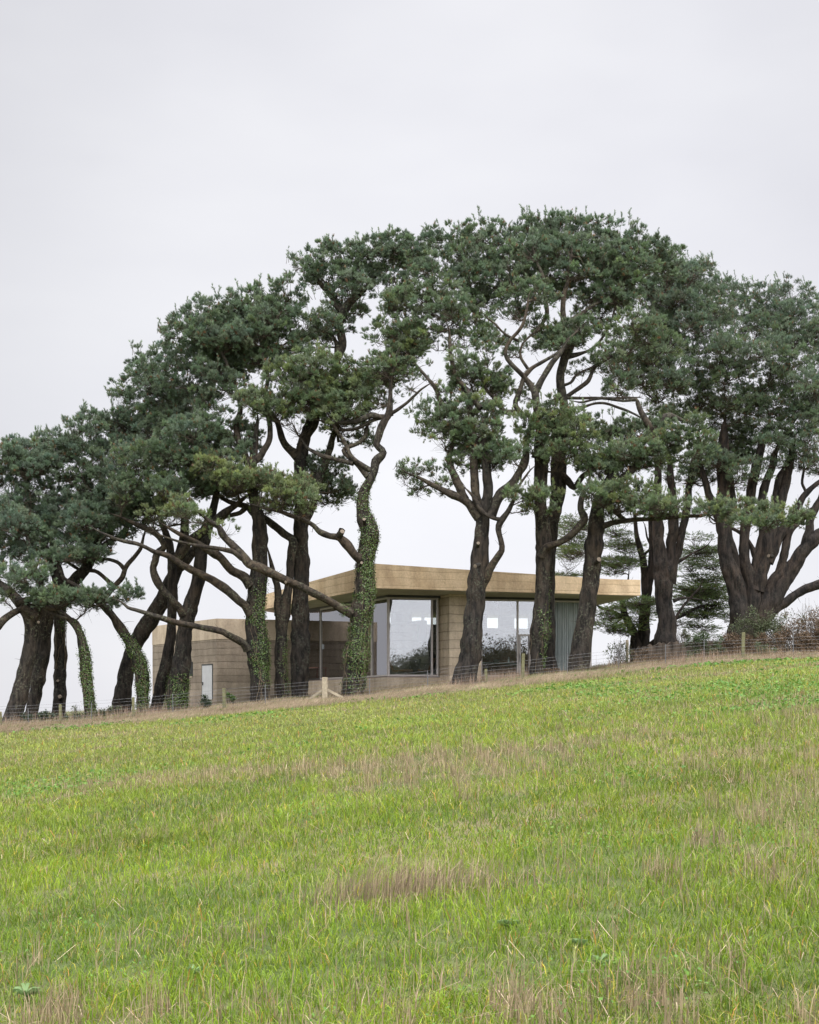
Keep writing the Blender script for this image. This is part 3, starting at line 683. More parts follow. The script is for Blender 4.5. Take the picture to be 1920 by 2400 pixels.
    for (k, t0, t1, cover, side) in ivy:      # ivy on limb k between fractions t0..t1
        V = vts[k]; n, s = V.shape[:2]; cen = V.mean(1); m = 9000
        length = np.linalg.norm(np.diff(cen, axis=0), axis=1).sum()*(t1-t0); rr = np.linalg.norm(V-cen[:, None], axis=2).mean()
        m = int(length*rr*6.28*1150*cover**.5); i = (rng.uniform(t0, t1, m)*(n-1)).astype(int); j = rng.integers(0, s, m)
        i = np.minimum(i, n-2); fu, fv = rng.random((m, 1)), rng.random((m, 1)); jn = (j+1) % s
        p = (V[i, j]*(1-fv)+V[i, jn]*fv)*(1-fu)+(V[i+1, j]*(1-fv)+V[i+1, jn]*fv)*fu; nm = unit(p-(cen[i]*(1-fu)+cen[i+1]*fu)); keep = (.75*n2(p[:, 0]+p[:, 1], p[:, 2], .55, seed)+.8*n2(p[:, 0]+p[:, 1], p[:, 2], .2, seed+5)+.9*nm[:, 0]*side+rng.normal(0, .18, m)) > (.45-cover*1.1)
        fr = (i/(n-1)-t0)/(t1-t0); keep &= rng.random(m) < np.minimum(1, np.minimum(fr*7, (1-fr)*2.2)+.05)
        p, nm = p[keep], nm[keep]; m = len(p); p = p+nm*(.02+.12*rng.random((m, 1))**2)+rng.normal(0, .02, (m, 3))
        nn_ = unit(nm+rng.normal(0, .45, (m, 3))+np.array([0, 0, .25])); a = unit(np.cross(nn_, rng.normal(size=(m, 3)))); b = np.cross(nn_, a); sz = rng.uniform(.018, .042, (m, 1))
        W = np.stack([p-a*sz, p-b*sz*.8, p+a*sz, p+b*sz*.8], 1).reshape(-1, 3)
        t = np.clip(rng.normal(.5, .3, m), 0, 1); Cc = hsv(np.array([.028, .058, .012]), np.array([.105, .165, .030]), t); bn = rng.random(m) < .07; Cc[bn] = (.13, .09, .05)
        iv = MB(); mesh_obj('ivy', W-loc, np.arange(4*m).reshape(-1, 4), M['ivy'], e, np.repeat(Cc, 4, 0))
        # old ivy stems creeping up the bark
        for q in range(int(6+14*cover)):
            jj = rng.integers(0, s); a0 = int(n*max(0, t0-.12)); a1 = int(n*rng.uniform(t0+.3*(t1-t0), t1)); path = []
            jf = float(jj)
            for ii in range(max(a0, 1), max(a1, a0+4), 2):
                jf += rng.normal(0, .8); v = V[min(ii, n-1), int(jf) % s]; path.append(v+unit(v-cen[min(ii, n-1)])*.04)
            if len(path) > 3:
                W_, Qf = tube(np.array(path), np.linspace(.018, .007, len(path)), 5, 0, step=.15); iv.add(W_.reshape(-1, 3), Qf)
        if iv.v: iv.build('ivy_stem', M['cut2'], e, loc, smooth=True)
    for (cr, x, y, r_, do) in cuts:
        p = pt(cr, x, y, d+do); rr = rad(cr, r_, d)*.85; n = unit(np.array([-.1+.3*rng.normal(), -1, .1+.2*rng.normal()]))
        m = MB(); m.tube([p+n*-.45, p-n*.02], [rr*1.25, rr*1.08], 14); bo = m.build('branch_stub', M[bark_], e, loc, smooth=True)
        a = unit(np.cross(n, [0, 0, 1])); b = np.cross(a, n); ang = np.linspace(0, 2*np.pi, 14, endpoint=False)
        V = [p+n*.012]+[p+(a*math.cos(t)+b*math.sin(t))*rr*1.02 for t in ang]
        mesh_obj('cut_face', np.array(V)-loc, [(0, 1+k, 1+(k+1) % 14) for k in range(14)], M['cut'], bo)
    return e
M['cut2'] = plain('dry_ivy_stem', (0.11, 0.085, 0.055), 0.9, 0, .3)

PLAN = []
def plan(*a, **k):
    PLAN.append((a, k))
    for (cr, do, hue, lst) in a[3]:
        for q in lst:
            if len(q) < 5 or q[4] > .6: PADS.append(px(cr, q[0], q[1]))
# --- leftmost pair
plan('thick dark pine at the far left edge with a pale branch stub at its fork', 76, [
 ('A', [(95, 1950, 78), (155, 1740, 64), (192, 1580, 60), (225, 1430, 58), (240, 1300, 52), (250, 1190, 54), (200, 1090, 52), (140, 1020, 42, .5), (60, 930, 30, 1), (-60, 850, 22, 1.5)], 1),
 ('A', [(255, 1190, 45), (300, 1080, 34), (330, 980, 30, .4), (300, 860, 28, .8), (250, 740, 24, 1), (230, 600, 16, 1.2)]),
 ('A', [(280, 1150, 38, -.35), (215, 1085, 34, -.55), (170, 1055, 30, -.7)], 0, 1),
 ('A', [(130, 1040, 26), (230, 1010, 22, -.2), (330, 1060, 20, -.4), (440, 1085, 16, -.6), (560, 1020, 12, -.8)]),
 ('A', [(200, 1060, 22), (120, 1115, 22, -.3), (40, 1170, 26, -.6), (-60, 1270, 28, -1)])],
 [('E', -1, -.3, [(40, 1090, 80, 35), (60, 1180, 90, 40, .8), (30, 1240, 60, 25, .6), (230, 1085, 90, 35), (130, 1110, 70, 30, .8), (310, 1225, 120, 42), (230, 1250, 50, 25), (400, 1235, 60, 30)]),
  ('E', .8, -.7, [(60, 940, 90, 60), (140, 1000, 90, 45), (30, 860, 70, 60), (90, 800, 110, 60), (30, 720, 80, 40), (0, 1000, 60, 50)])],
 cuts=[('A', 300, 1188, 12, -.9)], seed=1)
plan('pine with brown peeling bark just behind the leftmost trunk', 78, [
 ('A', [(245, 1930, 52), (268, 1780, 50), (310, 1580, 52), (332, 1400, 58), (352, 1250, 56), (372, 1130, 54), (410, 1020, 40), (440, 880, 32), (400, 740, 26), (350, 600, 18)], 1)],
 [('E', 0, -.6, [(60, 700, 80, 40), (50, 610, 90, 50), (160, 560, 100, 60), (20, 520, 70, 60), (130, 470, 130, 60), (60, 410, 100, 55), (180, 380, 100, 60), (160, 650, 80, 50, .6), (0, 440, 60, 60), (250, 470, 100, 60)]),
  ('E', 2.5, -.8, [(40, 400, 80, 40), (110, 370, 90, 45), (200, 350, 80, 40)])], bark_='bark', seed=2, fill=[('left', -40, 190, 0, -.6)])
plan('straight grey ivy flecked trunk with two pale cut marks, third from the left', 79, [
 ('A', [(458, 1890, 60), (466, 1780, 50), (468, 1650, 44), (470, 1450, 47), (468, 1250, 46), (470, 1090, 45), (500, 960, 46), (590, 860, 48), (680, 745, 42), (745, 600, 34), (800, 480, 26), (820, 330, 18)], 1),
 ('A', [(500, 930, 30), (480, 850, 26), (470, 780, 24), (420, 640, 20), (380, 480, 16)]),
 ('A', [(740, 640, 26), (860, 560, 22), (960, 500, 18), (1010, 400, 14)])],
 [('E', 0, -.6, [(240, 790, 130, 50), (350, 720, 110, 55), (430, 690, 110, 50), (150, 740, 120, 50), (300, 640, 100, 50, .7), (330, 420, 110, 60), (300, 345, 90, 55), (420, 380, 100, 60), (500, 440, 100, 60), (400, 500, 120, 60), (260, 560, 110, 60), (480, 560, 100, 60)]),
  ('E', -1.5, -.3, [(330, 1000, 110, 35), (480, 985, 110, 35), (570, 985, 60, 25), (250, 985, 60, 28)])],
 ivy=[(0, .35, .62, .22, 1)], cuts=[('A', 465, 1765, 17, -.75), ('A', 450, 1642, 12, -.75)], bark_='bark_dark', seed=3, fill=[('left', 190, 320, 0, -.6)])
plan('slender ivy clad pine bending left near the second fence post', 76, [
 ('A', [(718, 1945, 50), (700, 1870, 42), (690, 1790, 38), (675, 1650, 40), (665, 1500, 40), (650, 1400, 36), (622, 1280, 28), (580, 1210, 22), (520, 1150, 23), (440, 1100, 24), (340, 1070, 20), (220, 1050, 16)], 1),
 ('A', [(628, 1300, 16), (622, 1220, 14), (585, 1175, 13), (480, 1150, 12, -.3), (400, 1120, 8, -.5)])],
 [('E', 0, -.4, [(500, 1240, 100, 42), (620, 1235, 110, 45), (730, 1215, 90, 38), (560, 1265, 110, 25, .6)])],
 ivy=[(0, .02, .62, .75, 1)], seed=4, cuts=[])
plan('big leaning pine trunk slanting up to the right behind an ivy covered stem', 80, [
 ('A', [(935, 1870, 80), (960, 1720, 66), (995, 1530, 60), (1045, 1380, 60), (1130, 1230, 62), (1210, 1110, 58), (1290, 960, 55), (1345, 840, 50), (1395, 700, 45), (1420, 580, 40), (1440, 430, 32), (1430, 250, 24)], 1),
 ('A', [(1400, 760, 34), (1480, 660, 32), (1550, 560, 28), (1620, 450, 22), (1650, 320, 16)])],
 [('F', 1.5, -.5, [(300, 640, 120, 80), (200, 580, 90, 70), (150, 700, 90, 70), (80, 780, 70, 60), (200, 790, 120, 70), (350, 760, 120, 70), (330, 545, 90, 70), (50, 870, 70, 50), (130, 910, 120, 55), (270, 890, 130, 50), (130, 1000, 120, 50)])], bark_='bark_dark', seed=5, fill=[('left', 320, 450, 0, -.45)])
plan('short ivy smothered trunk wrapping the big leaning pine by the fence post', 77.3, [
 ('A', [(1110, 1890, 46), (1110, 1780, 46), (1108, 1650, 52), (1080, 1490, 52), (1030, 1390, 42), (960, 1265, 36), (885, 1150, 30), (800, 1060, 25), (690, 965, 22), (570, 890, 20), (500, 850, 18), (465, 780, 15)], 1),
 ('A', [(780, 1040, 18, 1.5), (880, 920, 21, 1.5), (945, 840, 20, 1.5), (972, 775, 18, 1.5), (1040, 690, 17, 1.5), (1090, 620, 14, 1.5), (1120, 520, 10, 1.5)]),
 ('A', [(972, 780, 16, 1.5), (930, 735, 14, 1.5), (830, 695, 13, 1.5), (740, 700, 10, 1.5)]),
 ('A', [(900, 925, 17, 1.5), (820, 850, 16, 1.6), (740, 790, 15, 1.7), (620, 780, 12, 1.8), (520, 720, 10, 2)])],
 [('E', 1, -.5, [(500, 750, 120, 50), (400, 830, 130, 50), (580, 850, 130, 50), (600, 760, 120, 55), (560, 915, 70, 25, .8), (480, 900, 80, 30, .6)])],
 ivy=[(0, .03, .48, .95, .6)], seed=6)
plan('thin furrowed trunk standing just left of the forked dark pine at the house corner', 79, [
 ('A', [(1212, 1870, 52), (1245, 1720, 46), (1290, 1520, 43), (1322, 1320, 39), (1338, 1120, 36), (1342, 920, 40), (1335, 720, 33), (1310, 560, 28), (1262, 430, 22), (1230, 330, 16)], 1)],
 [('E', .5, -.6, [(700, 650, 130, 60), (600, 660, 120, 60), (520, 600, 100, 70), (620, 570, 110, 70), (700, 740, 110, 50), (800, 700, 110, 55)]),
  ('E', 3, -.7, [(560, 300, 110, 100), (640, 400, 110, 80), (480, 330, 90, 80)])], bark_='bark_dark', seed=7)
plan('dark forked pine with ivy at its foot hiding the slot window of the low wing', 77.5, [
 ('A', [(1370, 1860, 88), (1375, 1780, 82), (1392, 1650, 76), (1420, 1450, 63), (1436, 1250, 60), (1475, 1080, 62), (1525, 930, 54), (1555, 780, 52), (1572, 620, 46), (1600, 480, 44), (1640, 350, 36), (1680, 200, 26)], 1),
 ('A', [(1430, 1130, 38, -.2), (1390, 1070, 32, -.3), (1310, 990, 30, -.4), (1232, 885, 28, -.5), (1192, 770, 26, -.5), (1218, 660, 26, -.6), (1285, 600, 24, -.6), (1235, 520, 22, -.7), (1120, 460, 20, -.8), (1000, 400, 14, -1)]),
 ('B', [(60, 690, 34), (140, 560, 30, -.2), (250, 480, 26, -.3), (400, 360, 26, -.4), (500, 280, 22, -.4)])],
 [('E', -1.2, -.25, [(800, 440, 130, 60), (700, 420, 80, 50), (930, 400, 130, 60), (1060, 420, 130, 60), (880, 360, 60, 40), (1200, 440, 120, 55), (1300, 440, 110, 50), (830, 545, 110, 60), (760, 560, 70, 50), (930, 600, 110, 55), (1040, 560, 110, 55), (1150, 560, 90, 50), (720, 620, 90, 50)]),
  ('E', -1.5, .35, [(1000, 690, 90, 45), (1060, 720, 60, 40), (900, 750, 100, 35, .6), (1020, 780, 90, 40, .5), (1400, 540, 110, 45), (1300, 510, 90, 40), (1480, 570, 80, 40), (1150, 800, 90, 60, .35)])],
 ivy=[(0, .02, .20, .65, .5)], bark_='bark_dark', seed=8)
# --- the group before the low wing
plan('stout ivy clad pine with three long limbs reaching left', 76.5, [
 ('B', [(690, 1830, 78), (690, 1720, 76), (688, 1560, 78), (675, 1420, 82), (665, 1250, 78), (662, 1080, 68), (680, 880, 68), (690, 720, 60), (698, 560, 58), (692, 420, 52), (660, 290, 44), (630, 120, 36), (640, -60, 30), (660, -250, 22)], 1),
 ('B', [(600, 1400, 34, -.3), (560, 1355, 28, -.5), (490, 1300, 26, -.8), (380, 1258, 24, -1), (240, 1230, 22, -1.3), (100, 1200, 22, -1.6), (-30, 1165, 20, -1.9), (-150, 1130, 17, -2.1), (-330, 1075, 12, -2.3)]),
 ('B', [(625, 1120, 40, -.3), (570, 1060, 32, -.5), (450, 955, 34, -.7), (320, 868, 30, -.9), (190, 800, 28, -1.1), (90, 740, 24, -1.3), (0, 690, 22, -1.4), (-120, 640, 18, -1.6), (-260, 580, 15, -1.8), (-420, 540, 12, -2), (-560, 480, 8, -2)]),
 ('B', [(630, 900, 44, -.2), (580, 850, 38, -.3), (490, 785, 34, -.5), (390, 700, 32, -.7), (300, 640, 28, -.9), (190, 570, 22, -1.1), (60, 500, 16, -1.3)]),
 ('F', [(790, 1180, 26), (740, 1060, 22), (700, 940, 18, .3), (720, 820, 14, .5), (690, 680, 12, .6), (640, 560, 10, .8), (590, 440, 8, 1)]),
 ('F', [(800, 1100, 24), (870, 1010, 20), (880, 900, 17, .3), (850, 780, 13, .5), (870, 650, 12, .8), (840, 520, 11, 1), (890, 390, 9, 1.2), (960, 270, 6, 1.4)])],
 [('F', .3, -.4, [(740, 960, 80, 60), (790, 980, 60, 60), (640, 950, 90, 50), (700, 1050, 80, 50), (540, 1000, 110, 45), (440, 940, 120, 50), (620, 880, 80, 45), (520, 900, 80, 40)]),
  ('F', 1.4, -.35, [(345, 405, 45, 45), (420, 345, 70, 55), (520, 305, 75, 60), (640, 270, 85, 60), (760, 240, 85, 60), (880, 205, 85, 60), (975, 185, 60, 55), (1110, 290, 80, 65), (700, 350, 130, 65), (900, 330, 130, 65), (540, 400, 100, 60), (1040, 390, 100, 65), (1210, 375, 50, 40), (700, 450, 150, 60), (920, 460, 130, 60), (830, 550, 110, 45), (1020, 260, 60, 50)]),
  ('F', 2.2, -.5, [(600, 480, 130, 90), (460, 560, 120, 80), (600, 590, 130, 80), (440, 670, 130, 80), (550, 700, 110, 80), (720, 560, 130, 70), (830, 560, 120, 50), (660, 640, 90, 50, .7), (560, 790, 100, 50, .6)])],
 ivy=[(0, .08, .47, .5, 1)], bark_='bark_dark', seed=9, fill=[('left', 450, 640, 1, -.4)])
plan('twin stemmed thin pine growing between two dark trunks, its elbow bent left', 77.6, [
 ('B', [(868, 1830, 52), (862, 1650, 50), (856, 1450, 44), (862, 1250, 46), (880, 1080, 48), (905, 970, 36), (925, 850, 30), (936, 700, 32), (950, 600, 36), (945, 545, 32), (880, 500, 26), (810, 440, 28), (740, 390, 26), (640, 340, 24), (590, 285, 22), (480, 260, 18), (380, 205, 16), (300, 120, 10)], 1),
 ('B', [(850, 1130, 38), (835, 1000, 31), (822, 900, 28), (800, 820, 24)]),
 ('B', [(590, 290, 20), (540, 340, 17), (430, 375, 15), (380, 410, 12)])],
 [('F', -2.5, .5, [(640, 1180, 90, 45), (740, 1190, 100, 50), (840, 1210, 60, 40), (560, 1130, 90, 40), (700, 1240, 90, 40, .7), (950, 1260, 80, 45), (1040, 1240, 90, 45), (900, 1320, 90, 35, .8), (1000, 1350, 80, 35, .8), (1060, 1300, 60, 40)])],
 ivy=[(0, .05, .28, .25, 1)], bark_='bark', seed=10)
plan('straight nearly black pine between the twin stemmed pine and the ivy green pine', 78, [
 ('B', [(1000, 1810, 64), (1004, 1600, 70), (1010, 1400, 70), (1010, 1200, 68), (1010, 1000, 62), (1020, 850, 60), (1020, 700, 58), (1014, 550, 58), (1010, 430, 56), (1010, 250, 50), (1006, 80, 48), (1010, -60, 50), (1040, -220, 44), (1080, -350, 36), (1110, -500, 26), (1120, -640, 20)], 1),
 ('B', [(1030, 440, 36), (1080, 300, 34), (1120, 180, 32), (1180, 20, 30), (1240, -160, 26), (1280, -300, 20, .4), (1330, -480, 14, .6)]),
 ('F', [(1035, 1080, 34), (990, 1040, 26, .1), (940, 980, 22, .2), (920, 900, 18, .3), (860, 820, 16, .4), (800, 800, 12, .5)]),
 ('F', [(1050, 1030, 30), (1110, 920, 26), (1150, 800, 20, .3), (1200, 700, 15, .4)]),
 ('F', [(1240, 560, 22, 2), (1270, 480, 24, 2), (1250, 380, 30, 2), (1290, 280, 34, 2), (1350, 210, 22, 2), (1420, 150, 14, 2), (1470, 80, 10, 2)]),
 ('F', [(1250, 1000, 8, .2), (1240, 780, 16, 1.6), (1235, 620, 20, 1.8), (1240, 520, 24, 2)]),
 ('F', [(1280, 300, 28, 2), (1200, 200, 20, 2.2), (1130, 120, 14, 2.3)])],
 [('F', -1.2, .25, [(1010, 620, 120, 55), (930, 640, 90, 45), (1110, 590, 110, 70), (1200, 610, 110, 70), (1270, 640, 90, 60), (1060, 700, 120, 70), (1180, 720, 120, 70), (1300, 720, 110, 60), (1400, 690, 100, 55), (1460, 710, 60, 45)]),
  ('F', -1.5, .15, [(1200, 800, 130, 60), (1330, 800, 120, 60), (1430, 790, 80, 60), (1250, 870, 120, 45, .7), (1100, 800, 100, 60), (780, 770, 70, 50), (830, 800, 110, 50), (940, 790, 110, 55), (1050, 790, 80, 60), (900, 850, 90, 45, .6), (1000, 870, 100, 45, .5)]),
  ('F', 2.2, -.35, [(1115, 50, 62, 55), (1180, 10, 100, 70), (1280, 60, 120, 70), (1190, 110, 110, 60), (1350, 120, 110, 60), (1115, 110, 42, 34), (1400, 50, 100, 60), (1500, 30, 90, 60), (1440, 110, 80, 50), (1310, 180, 80, 50), (1240, 190, 60, 40), (1250, 280, 50, 40), (1370, 300, 45, 25), (1280, -20, 90, 50), (1390, -30, 90, 50), (1290, 370, 60, 45), (1190, 380, 80, 55)]),
  ('F', 1.2, -.2, [(1150, 1110, 80, 50), (1230, 1150, 70, 45), (1210, 1230, 90, 50), (1290, 1290, 55, 35), (1190, 1300, 90, 40), (1310, 1260, 35, 25), (1120, 1180, 60, 50), (1400, 980, 45, 28), (1330, 1000, 60, 25, .5)])],
 bark_='bark_dark', seed=11, fill=[('left', 640, 800, 1, -.2)])
plan('tall crooked pine covered in bright green ivy before the corner of the flat roof', 75.6, [
 ('B', [(1412, 1775, 92), (1422, 1650, 88), (1440, 1500, 82), (1458, 1350, 78), (1478, 1180, 76), (1498, 1010, 72), (1505, 860, 70), (1510, 720, 64), (1528, 600, 66), (1545, 490, 72), (1512, 390, 58), (1492, 270, 48), (1510, 170, 40), (1545, 90, 34), (1580, 10, 32), (1592, -60, 30), (1650, -130, 30), (1600, -190, 28), (1640, -330, 28), (1700, -440, 26), (1710, -540, 18), (1718, -700, 13), (1750, -860, 9)], 1),
 ('F', [(1410, 1190, 20), (1340, 1110, 18, .2), (1280, 1050, 15, .4), (1380, 990, 14, .6), (1400, 930, 11, .8)]),
 ('F', [(1430, 1160, 20), (1380, 1130, 17), (1320, 1080, 15), (1280, 1000, 13, .3), (1230, 920, 11, .5)]),
 ('F', [(1330, 1120, 14), (1250, 1100, 14, .3), (1150, 1070, 13, .6), (1090, 1040, 10, .9)]),
 ('F', [(1512, 862, 14), (1565, 828, 13, -.1), (1620, 790, 10, -.3), (1700, 715, 7, -.5), (1740, 690, 4, -.6)]),
 ('F', [(1540, 850, 14), (1450, 880, 13, .3), (1350, 930, 11, .5), (1240, 940, 8, .8)]),
 ('F', [(1500, 870, 16), (1430, 860, 18, .2), (1350, 890, 15, .3), (1200, 900, 10, .6)]),
 ('B', [(1400, 1120, 36, -.3), (1250, 1030, 30, -.7), (1100, 960, 28, -1), (960, 885, 32, -1.2), (840, 825, 36, -1.3), (700, 770, 38, -1.5), (610, 740, 36, -1.6), (550, 650, 30, -1.6), (430, 540, 28, -1.7), (375, 450, 24, -1.8), (300, 400, 16, -1.9)]),
 ('B', [(560, 690, 26, -1.6), (490, 640, 20, -1.7), (350, 610, 16, -1.8), (200, 590, 12, -2), (60, 560, 9, -2.1), (-100, 500, 7, -2.2)]),
 ('B', [(1490, 700, 40, -.2), (1440, 665, 33, -.4), (1380, 600, 31, -.5), (1310, 535, 28, -.6), (1240, 515, 23, -.6), (1160, 490, 21, -.6), (1110, 440, 18, -.6), (1040, 400, 17, -.6), (950, 370, 17, -.8), (850, 330, 14, -1), (720, 300, 10, -1.2)]),
 ('B', [(1300, 530, 26, -.6), (1322, 495, 26, -.7), (1335, 470, 24, -.8)], 0, 1)],
 [('F', .6, .0, [(1500, 600, 120, 50, .8), (1580, 540, 110, 70), (1650, 470, 100, 70), (1600, 400, 100, 50), (1480, 640, 100, 50, .5), (1620, 600, 90, 50, .6), (1470, 420, 80, 45, .7), (1690, 400, 70, 50), (1560, 640, 90, 60, .4), (1640, 680, 70, 50, .3), (1480, 760, 90, 60, .3)]),
  ('G', 1.2, -.2, [(130, 830, 110, 60), (60, 890, 60, 50, .8), (150, 910, 100, 50), (60, 970, 70, 50, .5), (180, 960, 70, 40, .5)]),
  ('B', -1.8, .45, [(860, 130, 100, 60), (1000, 160, 90, 55), (720, 80, 110, 55), (1080, 230, 60, 45), (880, 230, 100, 45, .8), (1040, 300, 60, 35, .8)]),
  ('B', -1.9, .3, [(60, 280, 100, 60, .8), (200, 380, 90, 50, .35), (420, 470, 100, 60, .12)])],
 ivy=[(0, .03, .62, .72, .6), (7, 0.0, .06, .5, 0)], cuts=[('C', 185, 403, 15, -.95), ('C', 165, 755, 13, -1.1), ('B', 895, 877, 13, -1.65), ('B', 1335, 482, 20, -1.2)], seed=12)
# --- right hand group
plan('broad pine with a candelabra crown standing in front of the concrete pier', 75, [
 ('C', [(1000, 1715, 112), (1008, 1660, 100), (1030, 1560, 88), (1052, 1400, 86), (1072, 1200, 76), (1092, 1010, 72), (1112, 810, 70), (1126, 620, 64), (1140, 460, 58), (1150, 360, 56), (1190, 200, 42), (1175, 20, 38), (1150, -160, 30), (1160, -330, 22)], 1),
 ('C', [(1120, 390, 44), (1060, 310, 38), (960, 235, 32), (840, 175, 27, -.2), (730, 120, 20, -.4), (620, 60, 12, -.6), (520, 20, 7, -.8)]),
 ('C', [(1000, 250, 32), (960, 150, 34), (910, 40, 30, .1), (880, -80, 24, .3), (900, -220, 18, .5)]),
 ('C', [(1110, 330, 36), (1088, 200, 36), (1085, 60, 34), (1080, -120, 32), (1060, -330, 26, .3), (1020, -560, 20, .5), (930, -720, 14, .6)]),
 ('C', [(1200, 380, 44), (1265, 260, 40), (1335, 160, 38), (1410, 70, 34), (1480, -60, 30, .4), (1500, -220, 24, .7), (1560, -420, 18, 1)]),
 ('C', [(1085, 1060, 34, .05), (1145, 930, 40, -.08), (1200, 810, 34, -.25), (1245, 730, 29, -.4), (1290, 650, 25, -.5), (1278, 540, 23, -.5), (1290, 430, 25, -.5), (1345, 350, 20, -.5), (1390, 250, 16, -.5), (1430, 150, 13, -.4), (1500, 50, 9, -.2)]),
 ('C', [(1300, 410, 18, -.5), (1230, 395, 17, -.6), (1150, 360, 17, -.5), (1110, 300, 20, -.4)]),
 ('G', [(520, 1420, 22), (430, 1330, 18), (340, 1240, 15, .3), (290, 1120, 13, .5), (200, 1020, 11, .8), (150, 960, 9, 1)]),
 ('G', [(560, 1250, 22, .2), (480, 1150, 18, .3), (400, 1020, 15, .5), (380, 850, 12, .8)])],
 [('G', 0, -.05, [(110, 1632, 40, 22, .7), (200, 1600, 90, 45, .38), (300, 1650, 90, 45, .3), (200, 1745, 45, 22, .6), (160, 1690, 60, 35, .3), (400, 1590, 60, 50, .45), (330, 1720, 60, 30, .25)]),
  ('G', 0, .0, [(260, 1290, 90, 60), (220, 1370, 50, 45), (380, 1300, 110, 60), (500, 1240, 110, 60), (600, 1280, 90, 60), (330, 1400, 100, 45, .6), (450, 1390, 110, 55), (580, 1370, 100, 55), (510, 1490, 110, 55), (620, 1500, 100, 55), (720, 1490, 80, 50), (600, 1430, 80, 45), (480, 1560, 90, 45), (640, 1570, 90, 40, .7)]),
  ('G', .8, .0, [(430, 990, 65, 65), (500, 1030, 90, 60), (610, 1050, 90, 60), (690, 1100, 75, 55), (500, 1110, 100, 50), (620, 1130, 90, 50), (350, 1130, 55, 35, .6), (700, 1160, 70, 40), (430, 1080, 60, 60)]),
  ('G', 2.0, -.1, [(560, 800, 80, 55), (610, 870, 80, 55), (480, 860, 90, 50, .7), (250, 640, 120, 65), (390, 650, 110, 65), (330, 740, 120, 60), (440, 740, 100, 60), (120, 650, 110, 55), (50, 740, 80, 50, .7), (220, 570, 110, 55), (350, 560, 110, 55), (60, 620, 80, 50), (540, 700, 70, 50, .8), (250, 830, 80, 50, .5), (390, 880, 60, 50, .6)]),
  ('C', -.8, .3, [(1440, 200, 50, 35), (1500, 240, 45, 30), (1500, 320, 50, 30), (1400, 200, 50, 30, .5), (1560, 190, 40, 30)])],
 cuts=[('C', 1083, 783, 18, -1.25), ('C', 1108, 596, 15, -1.1)], bark_='bark_dark', seed=13, ivy=[])
plan('tall pine with dry ivy stems in front of the narrow middle window', 76, [
 ('D', [(135, 1275, 40), (142, 1180, 42), (152, 1060, 46), (163, 900, 42), (172, 720, 40), (178, 560, 44), (174, 440, 42), (160, 300, 34), (160, 180, 34), (165, 60, 36), (160, -60, 30)], 1),
 ('D', [(165, 610, 20, -.3), (190, 565, 18, -.5), (240, 548, 19, -.6), (310, 510, 20, -.7), (370, 450, 20, -.8), (405, 395, 22, -.8), (385, 335, 18, -.8), (392, 270, 14, -.7), (430, 200, 10, -.6)]),
 ('G', [(880, 1540, 28), (900, 1400, 26), (880, 1250, 26), (870, 1150, 28), (820, 1080, 20), (740, 1000, 17, -.2), (700, 930, 14, -.3), (740, 850, 13, -.3), (800, 770, 12, -.3), (830, 640, 9, 0)]),
 ('G', [(870, 1160, 24), (920, 1060, 22), (960, 1000, 20), (1010, 940, 16), (1060, 860, 12, .2), (1120, 800, 9, .3)]),
 ('G', [(800, 1290, 18), (760, 1230, 20), (790, 1130, 17), (830, 1040, 15), (900, 990, 13), (1000, 930, 10)]),
 ('G', [(760, 1270, 18), (700, 1270, 20), (650, 1200, 15), (600, 1150, 11), (560, 1050, 8)]),
 ('G', [(780, 860, 10), (700, 820, 8), (640, 760, 8), (600, 730, 6)]),
 ('G', [(830, 1020, 11), (790, 960, 10), (800, 880, 8), (880, 800, 7)])],
 [('G', -1.2, .15, [(850, 1290, 80, 55), (790, 1350, 80, 55), (900, 1370, 120, 65), (1010, 1340, 100, 70), (980, 1260, 80, 55), (1100, 1330, 90, 65), (1150, 1420, 80, 60), (1000, 1450, 120, 60), (890, 1470, 90, 50), (1100, 1480, 90, 50, .8), (1020, 1530, 100, 45, .7)]),
  ('G', 1.5, -.1, [(1050, 820, 130, 55), (950, 870, 90, 55), (1130, 780, 90, 50), (900, 780, 70, 45), (1030, 880, 100, 50), (780, 620, 100, 70), (870, 580, 90, 60), (760, 690, 80, 45, .8), (820, 720, 70, 40, .6), (700, 890, 50, 35, .7), (850, 880, 60, 50, .6)]),
  ('G', 2.8, -.35, [(600, 500, 110, 70), (740, 480, 110, 70), (480, 470, 100, 70), (330, 420, 110, 65), (430, 370, 90, 70), (560, 380, 110, 75), (690, 360, 90, 75), (850, 480, 120, 60), (650, 600, 80, 45, .8), (520, 590, 100, 50)]),
  ('G', 3.2, -.45, [(60, 300, 110, 60), (180, 310, 90, 55), (290, 290, 60, 60), (100, 380, 90, 45), (30, 450, 80, 60), (430, 270, 80, 80), (560, 240, 100, 75), (660, 260, 70, 70), (740, 290, 60, 70), (370, 310, 50, 40), (70, 530, 80, 50), (-40, 330, 90, 60), (-30, 560, 70, 60)]),
  ('D', -1, .2, [(160, 260, 40, 25), (215, 265, 40, 22), (240, 350, 25, 14), (130, 290, 30, 20)])],
 ivy=[(0, .05, .4, .10, 1)], cuts=[('D', 222, 380, 8, -.9)], bark_='bark', seed=14, fill=[('top', 900, 1230, 2.5, -.4)])
